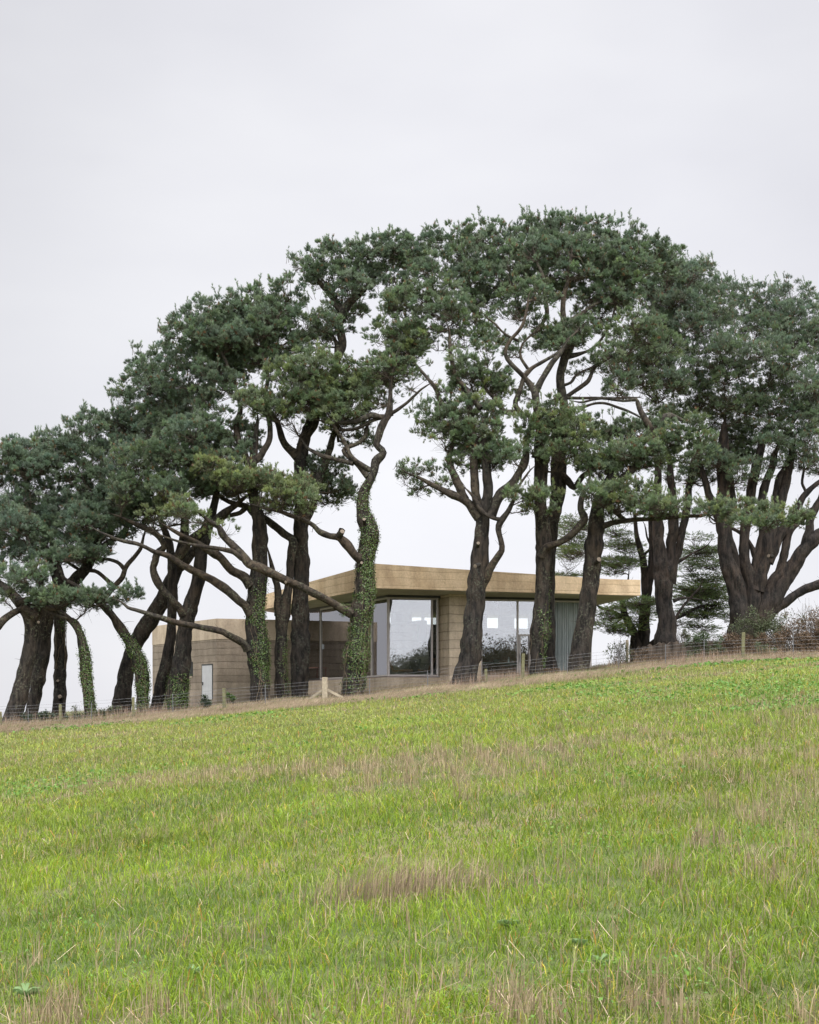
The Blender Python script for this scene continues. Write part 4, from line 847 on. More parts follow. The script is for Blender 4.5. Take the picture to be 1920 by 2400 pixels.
plan('dark lichened pine close behind, left of the blue grey curtain', 78, [
 ('D', [(222, 1250, 42), (214, 1180, 32), (211, 1000, 32), (212, 820, 28), (218, 620, 28), (232, 420, 34), (255, 270, 40), (262, 150, 44), (260, 40, 40), (255, -80, 34)], 1),
 ('D', [(265, 130, 24), (310, 180, 22, -.3), (345, 225, 18, -.4), (400, 160, 14, -.5), (440, 130, 10, -.6)]),
 ('G', [(1040, 1440, 32), (1045, 1300, 30), (1030, 1160, 30), (1010, 1050, 34), (1050, 950, 34), (1080, 900, 26), (1040, 760, 24), (1030, 640, 20), (1060, 500, 15), (1080, 380, 10)]),
 ('G', [(1060, 950, 22), (1150, 930, 12, .3), (1230, 880, 10, .5), (1300, 780, 8, .8), (1340, 640, 7, 1)]),
 ('G', [(960, 1210, 10), (1030, 1190, 16, .2), (1100, 1150, 15, .4), (1180, 1090, 14, .6), (1220, 1010, 12, .8), (1330, 940, 8, 1)]),
 ('G', [(1040, 1190, 12), (1150, 1190, 10, .3), (1300, 1190, 9, .6), (1440, 1190, 7, 1)]),
 ('G', [(1050, 1250, 14), (1150, 1240, 10, .3), (1260, 1220, 9, .6), (1400, 1260, 8, 1), (1480, 1300, 7, 1.2)]),
 ('G', [(900, 780, 10), (940, 700, 14), (930, 600, 16), (920, 500, 13), (880, 400, 10)]),
 ('G', [(1040, 760, 16), (1120, 720, 14, .3), (1200, 660, 12, .5), (1300, 600, 8, .8)]),
 ('G', [(1030, 1120, 10), (1080, 1100, 10), (1120, 1050, 8, .3), (1200, 1010, 6, .5)])],
 [('G', 1, -.3, [(850, 330, 120, 75), (980, 340, 120, 75), (1120, 340, 130, 75), (1250, 370, 120, 75), (1380, 400, 120, 70), (980, 470, 120, 60), (1100, 470, 110, 60), (1220, 500, 120, 60), (1350, 510, 120, 55), (1480, 460, 110, 60), (1050, 580, 110, 50), (1200, 600, 120, 50), (1330, 610, 110, 55), (1420, 590, 60, 45)]),
  ('G', 2.5, -.45, [(830, 190, 50, 55), (900, 220, 80, 60), (1000, 200, 90, 65), (1090, 200, 90, 65), (1180, 215, 80, 65), (1280, 230, 80, 75), (1380, 250, 80, 75), (1480, 280, 80, 70), (1570, 320, 80, 60), (1660, 360, 70, 50), (850, 260, 80, 60), (960, 280, 100, 60), (1080, 280, 100, 60), (1200, 290, 100, 60), (1320, 310, 100, 60), (1440, 350, 100, 60), (1550, 410, 100, 60), (1640, 460, 90, 55)]),
  ('G', 1.5, .1, [(1250, 700, 110, 45, .6), (1150, 690, 60, 35, .5), (1370, 660, 70, 35, .6), (1100, 1040, 60, 40, .4), (830, 1170, 50, 30, .5), (1180, 1010, 70, 30, .4)])],
 bark_='bark_dark', seed=15, fill=[('top', 1230, 1570, 2, -.4)])
plan('pine with pale lichen and a round cut mark, between the curtain and the roof end', 76, [
 ('D', [(372, 1235, 64), (382, 1160, 60), (402, 1040, 56), (425, 880, 52), (446, 720, 48), (462, 570, 46), (472, 450, 46), (478, 360, 40), (500, 260, 30), (560, 160, 24), (600, 60, 20)], 1),
 ('D', [(510, 440, 16, -.2), (560, 425, 15, -.3), (640, 410, 13, -.4), (760, 400, 12, -.5), (900, 392, 10, -.7), (1060, 380, 8, -.9)]),
 ('D', [(650, 415, 10, -.3), (610, 385, 13, -.4), (570, 350, 14, -.4), (520, 330, 10, -.4)]),
 ('H', [(280, 1640, 34), (400, 1500, 28, .3), (520, 1380, 24, .6), (560, 1250, 30, .9), (620, 1150, 34, 1), (700, 1140, 20, 1.2), (800, 1180, 12, 1.3)]),
 ('H', [(560, 1250, 24, .9), (500, 1180, 26, 1), (450, 1080, 22, 1.1), (430, 1020, 18, 1.2), (340, 1030, 12, 1.2), (180, 1010, 11, 1.3), (50, 1040, 10, 1.4)])],
 [('D', -1.2, .2, [(450, 240, 70, 35), (560, 250, 90, 45), (640, 220, 90, 40), (740, 240, 80, 40), (500, 300, 90, 35, .8), (620, 310, 90, 40), (760, 310, 90, 40), (700, 360, 60, 30), (850, 320, 80, 35), (830, 370, 60, 28), (930, 310, 60, 30, .8), (1010, 335, 90, 30, .8), (1100, 350, 60, 25, .8), (560, 350, 90, 30, .5), (900, 380, 100, 18, .4)]),
  ('D', -2.2, .15, [(1180, 330, 60, 32), (1260, 335, 80, 38), (1360, 345, 80, 38), (1450, 360, 70, 32), (1540, 385, 60, 30), (1600, 405, 55, 25), (1660, 385, 25, 10), (1300, 390, 110, 22, .7), (1460, 410, 80, 20, .7)]),
  ('H', 0, .0, [(620, 1330, 120, 60), (500, 1370, 110, 55), (380, 1370, 110, 50), (260, 1400, 110, 55), (130, 1420, 110, 60), (700, 1300, 110, 60), (780, 1260, 90, 60), (830, 1190, 70, 60), (880, 1290, 80, 60), (850, 1380, 100, 60), (700, 1410, 130, 55), (550, 1450, 140, 50), (380, 1460, 140, 50), (200, 1480, 130, 45), (80, 1480, 80, 40), (950, 1350, 50, 40)]),
  ('H', 1, -.1, [(250, 1190, 100, 60), (340, 1230, 90, 45), (180, 1260, 90, 50), (300, 1300, 110, 35, .7), (150, 1320, 90, 40)])],
 cuts=[('D', 490, 625, 15, -1.0)], seed=16, fill=[('right', 1260, 1570, 1, -.1)])
plan('three stemmed cypress behind the dark wall, right of the roof end', 92, [
 ('D', [(862, 1095, 62), (866, 1040, 58), (868, 960, 50), (856, 850, 47), (848, 740, 52), (838, 620, 40), (822, 520, 32), (818, 410, 28), (810, 280, 24), (820, 140, 20), (800, -20, 14)], 1),
 ('D', [(870, 740, 36), (888, 620, 33), (900, 500, 30), (905, 400, 28), (900, 260, 24), (890, 100, 18)]),
 ('D', [(900, 760, 22), (930, 600, 21), (958, 480, 22), (975, 380, 22), (990, 260, 20), (1010, 120, 18), (1040, 0, 14)]),
 ('D', [(930, 640, 10), (1000, 600, 6), (1080, 560, 5)]),
 ('D', [(905, 860, 10), (960, 840, 7), (1040, 850, 5)]),
 ('D', [(905, 980, 9), (970, 880, 7), (1050, 790, 5)])],
 [('H', -3, -.3, [(400, 600, 110, 70, .8), (340, 690, 120, 80), (460, 690, 110, 80), (400, 790, 130, 75), (560, 790, 120, 65), (500, 880, 140, 65), (650, 870, 120, 65), (620, 950, 120, 45), (740, 920, 90, 50), (300, 600, 80, 60, .7), (560, 700, 110, 60), (700, 790, 110, 60)]),
  ('H', -1.5, -.5, [(640, 120, 150, 90), (780, 110, 120, 80), (860, 90, 80, 60), (500, 200, 150, 80), (640, 230, 150, 70), (770, 220, 110, 60), (930, 80, 50, 28), (975, 55, 30, 20), (520, 320, 130, 60, .7), (650, 340, 130, 60), (780, 320, 110, 50), (700, 450, 150, 60), (600, 500, 130, 60, .8), (830, 440, 120, 60), (900, 500, 110, 60), (780, 560, 130, 60), (960, 480, 90, 50), (1060, 500, 80, 50)]),
  ('H', 0, -.2, [(700, 1110, 110, 50), (820, 1100, 70, 50), (600, 1050, 100, 40, .7), (900, 1040, 120, 40, .7), (1000, 1100, 110, 40, .7), (1000, 1180, 110, 45), (1120, 1250, 120, 50), (1050, 1380, 110, 50), (1170, 1370, 110, 55), (1280, 1330, 80, 45), (1100, 1450, 110, 40), (1230, 1440, 90, 35, .7), (800, 1580, 140, 40, .6), (1000, 1560, 120, 35, .5), (1200, 1620, 110, 35, .5), (640, 1560, 110, 35, .6)])],
 bark_='bark_red', seed=17, fill=[('right', 1570, 1660, -1, -.2)], name='cypress_tree', group='cypresses behind the dark wall', thick=(2.2, .6), nn=16)
plan('spreading cypress with flat tiers of dark foliage just beyond the right end of the roof', 96, [
 ('D', [(738, 1130, 36), (742, 1060, 34), (745, 940, 30), (752, 840, 26), (768, 760, 26), (788, 660, 24), (792, 560, 20), (780, 420, 14)], 1),
 ('D', [(700, 1090, 36), (690, 1050, 26), (655, 980, 22), (635, 930, 18), (620, 860, 14), (640, 800, 10)], 1),
 ('D', [(748, 850, 20), (742, 740, 20), (738, 640, 19), (712, 540, 16), (698, 460, 12), (690, 360, 9)]),
 ('D', [(650, 960, 12), (590, 930, 9), (500, 895, 7)]),
 ('D', [(740, 600, 7), (780, 560, 7), (760, 500, 5), (750, 450, 4)]),
 ('D', [(1150, 880, 8), (1060, 890, 8), (980, 930, 9), (910, 960, 11), (860, 1020, 14), (800, 1090, 18)])],
 [('D', 0, -.1, [(310, 430, 60, 22), (360, 400, 80, 18, .8), (340, 500, 90, 24), (300, 590, 60, 18), (380, 570, 90, 22), (330, 620, 70, 15, .7), (580, 640, 110, 24), (660, 620, 60, 22), (540, 680, 60, 16), (600, 540, 90, 18), (660, 580, 60, 14, .8), (560, 480, 80, 16), (640, 500, 70, 14, .7), (310, 708, 70, 8), (430, 450, 60, 15), (560, 420, 90, 18)]),
  ('D', -1.5, .1, [(700, 865, 100, 24), (600, 880, 70, 16), (760, 880, 60, 20), (540, 950, 60, 16), (620, 930, 70, 14, .7), (560, 985, 80, 18), (640, 1010, 70, 16, .8), (600, 1035, 40, 12), (720, 965, 60, 14), (760, 910, 40, 14), (530, 905, 40, 12)]),
  ('D', .5, -.1, [(1010, 500, 90, 20, .8), (1050, 580, 100, 20), (1120, 570, 60, 14), (1000, 640, 80, 14, .7), (1100, 650, 80, 18), (1160, 690, 40, 14), (1060, 730, 90, 16), (1130, 740, 60, 10), (990, 780, 80, 14), (1080, 790, 110, 20), (1160, 800, 60, 14), (1040, 840, 110, 18), (1140, 850, 90, 18), (1210, 840, 45, 14), (1080, 890, 110, 20), (1190, 905, 50, 20), (990, 930, 80, 16), (1080, 945, 90, 18), (960, 980, 60, 16), (1060, 1000, 80, 16, .8), (1110, 1040, 45, 10, .7), (1230, 960, 40, 16)])],
 bark_='bark_red', kind='cypress', seed=18, name='cypress_tree', group='cypresses behind the dark wall', thick=(1.6, .7), nn=18)
plan('huge many stemmed cypress fanning out at the far right behind the brambles', 91, [
 ('D', [(1292, 1085, 82), (1290, 1020, 76), (1282, 930, 58), (1270, 840, 54), (1245, 740, 52), (1208, 630, 42), (1190, 500, 38), (1182, 380, 38), (1190, 240, 36), (1185, 100, 34), (1190, -60, 26)], 1),
 ('D', [(1335, 1080, 60), (1345, 990, 56), (1350, 880, 52), (1345, 770, 46), (1310, 660, 34), (1300, 540, 30), (1320, 400, 30), (1340, 260, 28), (1370, 120, 26), (1400, 0, 20)], 1),
 ('D', [(1260, 800, 34), (1262, 680, 28), (1235, 560, 26), (1212, 470, 24), (1240, 330, 20), (1230, 200, 18)]),
 ('D', [(1370, 800, 44), (1400, 690, 42), (1430, 560, 36), (1460, 440, 32), (1500, 320, 32), (1530, 220, 28), (1570, 80, 22)]),
 ('D', [(1360, 740, 28), (1375, 600, 26), (1410, 480, 24), (1400, 330, 22), (1430, 180, 20), (1470, 60, 20)]),
 ('D', [(1375, 1050, 46), (1420, 940, 50), (1480, 830, 46), (1550, 710, 42), (1620, 600, 38), (1690, 520, 34), (1780, 440, 30)], 1),
 ('D', [(1400, 960, 48), (1450, 790, 36), (1500, 720, 30), (1560, 660, 28), (1640, 560, 26), (1680, 400, 24), (1740, 260, 18)]),
 ('D', [(1440, 640, 26), (1480, 540, 26), (1530, 440, 26), (1580, 400, 20), (1600, 330, 17), (1660, 250, 15), (1760, 160, 12)]),
 ('D', [(1470, 900, 36), (1540, 860, 28), (1620, 800, 27), (1690, 780, 25), (1790, 740, 22)]),
 ('D', [(1450, 820, 20), (1530, 610, 24), (1560, 480, 22), (1640, 380, 20), (1780, 290, 16)]),
 ('D', [(1390, 690, 22), (1350, 560, 15), (1290, 480, 11), (1180, 430, 8), (1140, 410, 6)]),
 ('D', [(1200, 500, 24), (1140, 340, 22), (1090, 220, 20), (1060, 100, 14)]),
 ('D', [(1430, 500, 18), (1470, 340, 18), (1490, 200, 18), (1540, 100, 14)]),
 ('D', [(1620, 330, 10), (1650, 250, 9), (1630, 200, 8), (1640, 120, 7)])],
 [('H', 2.5, -.6, [(1000, 220, 80, 70), (960, 180, 50, 40), (1080, 240, 70, 60), (1160, 250, 80, 60), (1250, 260, 80, 65), (1340, 270, 70, 60), (1430, 230, 30, 55), (1440, 290, 80, 60), (1500, 220, 28, 55), (1550, 270, 90, 60), (1650, 290, 60, 70), (1720, 340, 70, 60), (1100, 350, 110, 70), (1250, 370, 120, 70), (1400, 390, 120, 70), (1540, 390, 110, 70), (1660, 430, 110, 80)]),
  ('H', 1, -.45, [(1050, 430, 90, 60), (1180, 470, 110, 70), (1320, 500, 120, 70), (1450, 520, 120, 70), (1580, 540, 120, 70), (1690, 560, 90, 70), (1250, 590, 100, 60), (1420, 620, 110, 60), (1560, 650, 100, 60), (1500, 450, 110, 60)]),
  ('H', -1.5, -.3, [(880, 640, 120, 55), (990, 620, 110, 55), (1100, 620, 90, 55), (800, 690, 90, 50, .8), (930, 740, 100, 60), (1050, 720, 110, 65), (1180, 700, 110, 70), (1300, 690, 100, 65), (1420, 720, 110, 70), (1540, 740, 110, 65), (1630, 700, 60, 50), (1120, 820, 120, 65), (1250, 810, 120, 65), (1380, 830, 120, 65), (1510, 850, 120, 65), (1620, 880, 100, 65), (1700, 950, 80, 70), (1050, 880, 110, 55), (980, 830, 80, 50)]),
  ('H', -.8, -.3, [(1150, 960, 120, 55), (1290, 970, 130, 60), (1430, 980, 130, 60), (1570, 990, 130, 60), (1690, 1060, 90, 60), (1100, 1040, 120, 40, .8), (1250, 1060, 130, 50), (1400, 1080, 140, 50), (1550, 1110, 140, 50), (1660, 1180, 100, 60), (1350, 1190, 150, 50), (1520, 1220, 140, 50), (1650, 1290, 110, 60), (1480, 1310, 120, 45, .8), (1600, 1390, 120, 45, .7), (1700, 1440, 80, 50, .7), (1250, 1500, 90, 40, .7), (1400, 1470, 90, 40, .7), (1580, 1470, 100, 35, .6), (1150, 1560, 110, 40, .6), (1330, 1560, 60, 35, .5), (1400, 1270, 100, 45)])],
 cuts=[('D', 1441, 605, 11, -1.1)], bark_='bark_red', seed=19, fill=[('right', 1660, 1960, 0, -.35)], name='cypress_tree', group='cypresses behind the dark wall', thick=(2.4, .65), nn=16)

for a, k in PLAN: tree(*a, **k)

# ------------------------------------------------------------------ fence, wall, shrubs
rng = np.random.default_rng(77)
FY = 73.0
fence = empty('stock_fence', 'wire stock fence on square timber posts running along the foot of the pines', 'fence')
def post(u, top, d=FY, w_=.13, mat='wood_green', lab=None):
    x = (u-960)/F*d; g = g1(x, d); zt = (HZ-top)/F*d
    m = MB(); h = zt-g+.35; m.box((0, 0, h/2-.35), (w_, w_, h)); o = m.build('post', M[mat], fence); o.location = (x, d, g)
    o.rotation_euler = (random.uniform(-.03, .03), random.uniform(-.03, .03), random.uniform(-.2, .2))
    bv = o.modifiers.new('b', 'BEVEL'); bv.width = .012; bv.segments = 2
    return x, g, zt
posts = [(-120, 1692, 'wood_green'), (2, 1668, 'wood_green'), (142, 1651, 'wood_green'), (313, 1634, 'wood_green'), (526, 1613, 'wood_green'), (1140, 1568, 'wood_green'), (1225, 1532, 'wood_green'), (1741, 1482, 'wood_green'), (1990, 1458, 'wood_green')]
for u, t, mt in posts: post(u, t, mat=mt, w_=.15 if u in (526, 1225, 1741) else .13)
x, g, zt = post(762, 1587, w_=.25, mat='wood')
for sx in (-1, 1):
    m = MB(); x2 = x+sx*1.25; g2 = g1(x2, FY); a = np.array([x+sx*.12, FY-.02*sx, g+.62]); b_ = np.array([x2, FY+(.25 if sx < 0 else -.1), g2-.05]); dv = b_-a; L = np.linalg.norm(dv); dv /= L
    s1 = np.cross(dv, [0, 1, 0]); s1 /= np.linalg.norm(s1); s2 = np.cross(s1, dv)
    V = [p+s1*i*.06+s2*j*.055 for p in (a, b_) for i, j in ((-1, -1), (1, -1), (1, 1), (-1, 1))]
    m.add(V, [(0, 1, 2, 3), (7, 6, 5, 4), (0, 4, 5, 1), (1, 5, 6, 2), (2, 6, 7, 3), (3, 7, 4, 0)]); m.build('brace', M['wood'], fence)
for u, t in ((67, 1660), (214, 1646), (406, 1626), (622, 1604), (866, 1590), (1003, 1572), (1330, 1530), (1450, 1524), (1560, 1510), (1650, 1500), (1860, 1470)):
    x = (u-960)/F*FY; g = g1(x, FY); MB().tube([(0, 0, -.2), (random.uniform(-.02, .02), 0, (HZ-t)/F*FY-g)], [.022, .02], 6).build('stake', M['wire'], fence).location = (x, FY, g)
wm = MB(); xw = np.arange(-26, 24, .5); gz = G(xw, xw*0+FY)
gl = np.convolve(np.pad(gz, 4, 'edge'), np.ones(9)/9, 'valid')
for h in (.12, .27, .42, .58, .74, .92, 1.06):
    P = np.stack([xw, xw*0+FY-.08, gl+h+.012*np.sin(xw*1.1+h*5)], 1); V, Qf = tube(P, np.full(len(P), .0017 if h < .9 else .0025), 4, 0, resample=False); wm.add(V.reshape(-1, 3), Qf)
xv = np.arange(-26, 23.5, .16); gv = np.interp(xv, xw, gl); n = len(xv)
P0 = np.stack([xv, xv*0+FY-.083, gv+.05], 1); P1 = P0+[0, 0, .35]; P2 = P0+[0, 0, .70]
V, Qf = twigs(P0, P1, P2, np.full(n, .0012), np.full(n, .0012)); wm.add(V, Qf)
wm.build('wire_netting', M['wire'], fence)

# dark low wall in front of the cypresses
wb_ = MB(); us = np.linspace(1488, 1800, 60)
tops = np.interp(us, [1488, 1520, 1560, 1590, 1650, 1760, 1800], [1523, 1512, 1507, 1504, 1503, 1502, 1500])
dW = 85.5; Pw = np.stack([(us-960)/F*dW, np.full(60, dW), (HZ-tops)/F*dW], 1); Pw[:, 2] += .05*rng.normal(size=60)
for k in range(59):
    a, b_ = Pw[k], Pw[k+1]; j0, j1 = .05*math.sin(k*1.7), .05*math.sin((k+1)*1.7)
    wb_.add([(a[0], a[1]+j0, a[2]-2.4), (b_[0], b_[1]+j1, b_[2]-2.4), (b_[0], b_[1]+j1, b_[2]), (a[0], a[1]+j0, a[2]), (a[0], a[1]+.5, a[2]), (b_[0], b_[1]+.5, b_[2]), (b_[0], b_[1]+.5, b_[2]-2.4), (a[0], a[1]+.5, a[2]-2.4)],
            [(0, 1, 2, 3), (3, 2, 5, 4), (7, 4, 5, 6)])
wb_.build('field_wall', M['wall'], None, label='long low dark stone wall under the cypresses at the right', cat='wall')
x = (1470-960)/F*83; tag(MB().tube([(x, 83, g1(x, 83)-.2), (x, 83, (HZ-1500)/F*83)], [.09, .08], 10).build('timber_pole', M['wood'], None), 'short grey timber pole standing alone between the roof end and the dark wall', 'pole')

TBA = np.array(TB)
def litter(x, y, C):
    d_ = np.min(np.hypot(x[:, None]-TBA[None, :, 0], (y[:, None]-TBA[None, :, 1])*.8)-TBA[None, :, 2], axis=1); k = np.clip(1.25-d_*1.1+rng.normal(0, .15, len(x)), 0, .85)[:, None]
    return C*(1-k)+np.array([.085, .058, .038])*rng.uniform(.6, 1.3, (len(x), 1))*k
def shrub(u, ybase, w_, h, d, label, c0, c1, dens=1.0, leaf=.05, name='shrub', twiggy=.5, group=None, upright=False):
    x = (u-960)/F*d; g = g1(x, d); rx = w_/2/F*d; H = h/F*d; e = empty(name, label, 'shrub', group, (x, d, g))
    zb = (HZ-ybase)/F*d-g; ns = max(4, int(rx*H*26)); c = np.array([0, 0, zb+H*.45])
    dr = rdir(ns, .3); S = c+dr*np.array([rx, max(rx*.6, .3), H*.5])*rng.uniform(.35, 1, (ns, 1))**.6*(1+.25*rng.normal(size=(ns, 1)))
    S[:, 2] = np.maximum(S[:, 2], zb+.04)
    m = int(110*dens); idx = np.repeat(np.arange(ns), m); n = len(idx); p = S[idx]+rdir(n, .2)*rng.uniform(.02, .24, (n, 1))*(.6+H*.4)
    nn_ = unit(rng.normal(size=(n, 3))+[0, -.2, .7]); a = unit(np.cross(nn_, rng.normal(size=(n, 3)))); b = np.cross(nn_, a); sz = leaf*rng.uniform(.6, 1.3, (n, 1))
    W = np.stack([p-a*sz, p-b*sz*.55, p+a*sz, p+b*sz*.55], 1).reshape(-1, 3); C = hsv(np.array(c0), np.array(c1), np.clip(rng.normal(.45, .3, n), 0, 1))
    mesh_obj('foliage', W, np.arange(4*n).reshape(-1, 4), M['shrub'], e, np.repeat(C, 4, 0))
    k = int(30*twiggy*max(1, rx*1.5)); f = np.stack([rng.uniform(-rx*.8, rx*.8, k), rng.uniform(-.2, .2, k), np.full(k, min(0, zb)-.05)], 1); tp = c+rdir(k, .9)*np.array([rx, .4, H*.62])*rng.uniform(.8, 1.3, (k, 1))
    V, Qf = twigs(f, (f+tp)/2+rng.normal(0, .08, (k, 3)), tp, np.full(k, .012), np.full(k, .004)); mb = MB(); mb.add(V, Qf); mb.build('stems', M['twig'], e)
    return e
GRN = ((.04, .065, .028), (.10, .14, .06)); BR = ((.07, .05, .028), (.19, .125, .075)); OL = ((.05, .07, .03), (.12, .135, .065)); DRK = ((.02, .035, .018), (.05, .075, .035))
for i, a in enumerate([
 (100, 1706, 130, 34, 74.5, 'dark green bramble mound between the first two fence posts', *DRK, 1),
 (40, 1708, 60, 22, 75, 'small brown twiggy bush at the foot of the leftmost trunks', *BR, .6),
 (195, 1700, 70, 30, 75.5, 'low grey green bush right of the second fence post', *DRK, .9),
 (178, 1690, 22, 36, 76, 'spindly sapling rising above the low bushes near the second post', *OL, .35),
 (250, 1692, 90, 34, 76, 'rounded olive bush behind the foot of the slender ivy pine', *OL, .9),
 (479, 1668, 32, 36, 74.5, 'small rounded dark green bush in front of the grey door', *DRK, 1.1),
 (543, 1642, 22, 16, 78, 'little bright green bush beside the mossy fence post', (.06, .12, .03), (.14, .22, .05), .9),
 (1290, 1586, 60, 18, 75.4, 'brown leafy litter clump between the two trunks by the curtain', *BR, .7),
 (1455, 1562, 60, 60, 79, 'thin twiggy bush beside the lone timber pole', *OL, .25),
 (1500, 1552, 46, 26, 80, 'brown bramble bush at the left end of the dark wall', *BR, .6),
 (1650, 1545, 110, 56, 79, 'grey green leafy bush growing before the dark wall', *GRN, .8),
 (1600, 1500, 40, 26, 87, 'thin seedy brush standing on top of the dark wall', *OL, .4),
 (1725, 1545, 120, 60, 80, 'tangled russet bramble right of the grey green bush', *BR, .9),
 (1800, 1540, 160, 115, 81, 'big loose grey green bush at the foot of the huge cypress', *OL, .42),
 (1845, 1545, 160, 70, 78, 'russet bramble bank below the big loose bush', *BR, .8),
 (1905, 1540, 130, 115, 80, 'tall bush with upright flower stems at the right edge', *BR, .40),
 (1960, 1535, 150, 85, 78, 'brown and green bramble bank running out of the right edge', *BR, .9),
 (1545, 1560, 70, 26, 77, 'low brown bramble at the foot of the verge, left of the last post', *BR, .7),
 (1790, 1550, 70, 36, 76, 'low dark green bramble just right of the last fence post', *GRN, .8)]):
    shrub(a[0], a[1], a[2], a[3], a[4], a[5], a[6], a[7], a[8], group='bushes along the fence', twiggy=2.2 if a[0] > 1280 else .6)

# ------------------------------------------------------------------ grass (past counting: one object per kind)
def blades(x, y, h, wd, lean, C, bend=.35, seg=True, az=None):
    n = len(x); z = G(x, y); az = rng.uniform(0, 2*np.pi, n) if az is None else az
    dx, dy = np.cos(az), np.sin(az); wx, wy = -dy*wd/2, dx*wd/2
    # blades roughly face the open side so they read from any near viewpoint
    fl = rng.uniform(0, np.pi, n); wx, wy = np.cos(fl)*wd/2, np.sin(fl)*wd/2
    o = np.zeros(n); B = np.stack([x, y, z-.01], 1); Md = B+np.stack([dx*lean*h*.35, dy*lean*h*.35, h*.55], 1); Tp = B+np.stack([dx*lean*h, dy*lean*h, h*(1-bend*lean)], 1)
    Wv = np.stack([wx, wy, o], 1)
    if seg:
        V = np.stack([B-Wv, B+Wv, Md+Wv*.8, Md-Wv*.8, Tp], 1).reshape(-1, 3); b = np.arange(n)[:, None]*5
        return V, b+np.array([[0, 1, 2, 3]]), b+np.array([[3, 2, 4]]), np.repeat(C, 5, 0)*np.tile(np.array([1, 1, 1, 1, 1])[:, None], (n, 1))
    V = np.stack([B-Wv, B+Wv, Tp], 1).reshape(-1, 3); b = np.arange(n)[:, None]*3
    return V, None, b+np.array([[0, 1, 2]]), np.repeat(C, 3, 0)
def field_pts(n, y0, y1, p, marg=.34):
    """points over the field, thinning with distance (exponent p)"""
    u = rng.random(n); q = 2-p; y = (y0**q+u*(y1**q-y0**q))**(1/q); x = rng.uniform(-1, 1, n)*(marg*y+.6); return x, y
def VEDGE(x): return FY-5.0+1.6*np.clip((x-6)/6, 0, 1)+.9*n2(x, x*0, 4, 5)+.5*n2(x, x*0, 1.1, 6)
def patch(x, y, sc, s): return n2(x, y*1.0, sc, s)*.6+n2(x, y, sc*.42, s+1)*.4+n2(x, y, sc*.17, s+2)*.32
def straw_mask(x, y):
    m = patch(x, y, 5.5, 21)+.25*n2(x*.35, y, 2.2, 25)
    # worn streaks seen in the field
    def blob(cx, cy, rx, ry, a): return a*np.exp(-(((x-cx)/rx)**2+((y-cy)/ry)**2))
    m = m+blob(.1, 10.4, 1.0, .9, .8)+blob(3.4, 13.2, 1.6, 1.6, .45)+blob(-1.2, 9.6, 1.4, .9, .35)+blob(0, 6.8, 3, 1, .25)
    m = m+blob(-12, 36, 5, 2.2, .6)+blob(6, 40, 6, 4, .2)+blob(9, 27, 5, 3, .3)+blob(14, 52, 8, 5, .2)
    return m
gm = MB()
def emit(*a): gm.add(a[0], a[1], a[2], a[3])
# short green sward
n = 500000; x, y = field_pts(n, 5.4, 73.2, 1.55); d = np.hypot(x, y); sc = np.maximum(1, d/11)
sm_ = straw_mask(x, y); keep = rng.random(n) > np.clip((sm_-.02)*1.1, 0.1, .72); x, y, d, sc, sm_ = [v[keep] for v in (x, y, d, sc, sm_)]; n = len(x)
cl = patch(x, y, 1.1, 51); lush = patch(x, y, 7, 61)
tuf = n2(x, y, .22, 58); h = rng.uniform(.035, .12, n)*(1+.45*np.clip(cl, -.6, 1))*(1+.8*np.clip(tuf, -.7, .8))*(1+.25*np.clip(lush, -1, 1))*np.minimum(sc, 1.5)**.6
t = np.clip(.45+.8*cl*.5+rng.normal(0, .22, n), 0, 1)
C = hsv(np.array([.060, .122, .009]), np.array([.250, .340, .020]), t)*(1+.5*np.clip(patch(x, y, 2.6, 81), -.8, .8))[:, None]
vg = y < VEDGE(x)+rng.normal(0, .35, len(x)); x, y, d, sc, h, C, lush, cl = [v[vg] for v in (x, y, d, sc, h, C, lush, cl)]; n = len(x)
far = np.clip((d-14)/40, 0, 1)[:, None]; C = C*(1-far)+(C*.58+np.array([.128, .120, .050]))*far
lm = np.clip((lush-.15)*2.2, 0, 1)[:, None]; C = C*(1-.5*lm)+np.array([.085, .18, .035])*.5*lm*1.2
yl = rng.random(n); C[yl < .045] = np.array([.36, .31, .04]); k = (yl > .055) & (yl < .068); C[k] = np.array([.36, .18, .05]); k = (yl > .068) & (yl < .14); C[k] = C[k]*.5+np.array([.19, .16, .085])
dm = np.clip(straw_mask(x, y)*.9-.1, 0, .5)[:, None]*(rng.random((n, 1))**.6); C = C*(1-dm)+np.array([.21, .175, .085])*dm
C *= rng.uniform(.7, 1.25, (n, 1))
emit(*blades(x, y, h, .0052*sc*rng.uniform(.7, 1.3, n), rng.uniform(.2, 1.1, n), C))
# dull undergrowth
n = 200000; x, y = field_pts(n, 5.4, 73.2, 1.55); d = np.hypot(x, y); sc = np.maximum(1, d/11)
C = hsv(np.array([.045, .075, .018]), np.array([.15, .13, .06]), rng.random(n))*rng.uniform(.6, 1.2, (n, 1))
emit(*blades(x, y, rng.uniform(.025, .07, n)*np.minimum(sc, 1.5), .006*sc, rng.uniform(.6, 1.6, n), C, seg=False))
gm.build('meadow_grass', M['grass'], None, kind='stuff', label='short bright green and yellow grass growing through the sloping stubble field', cat='grass')

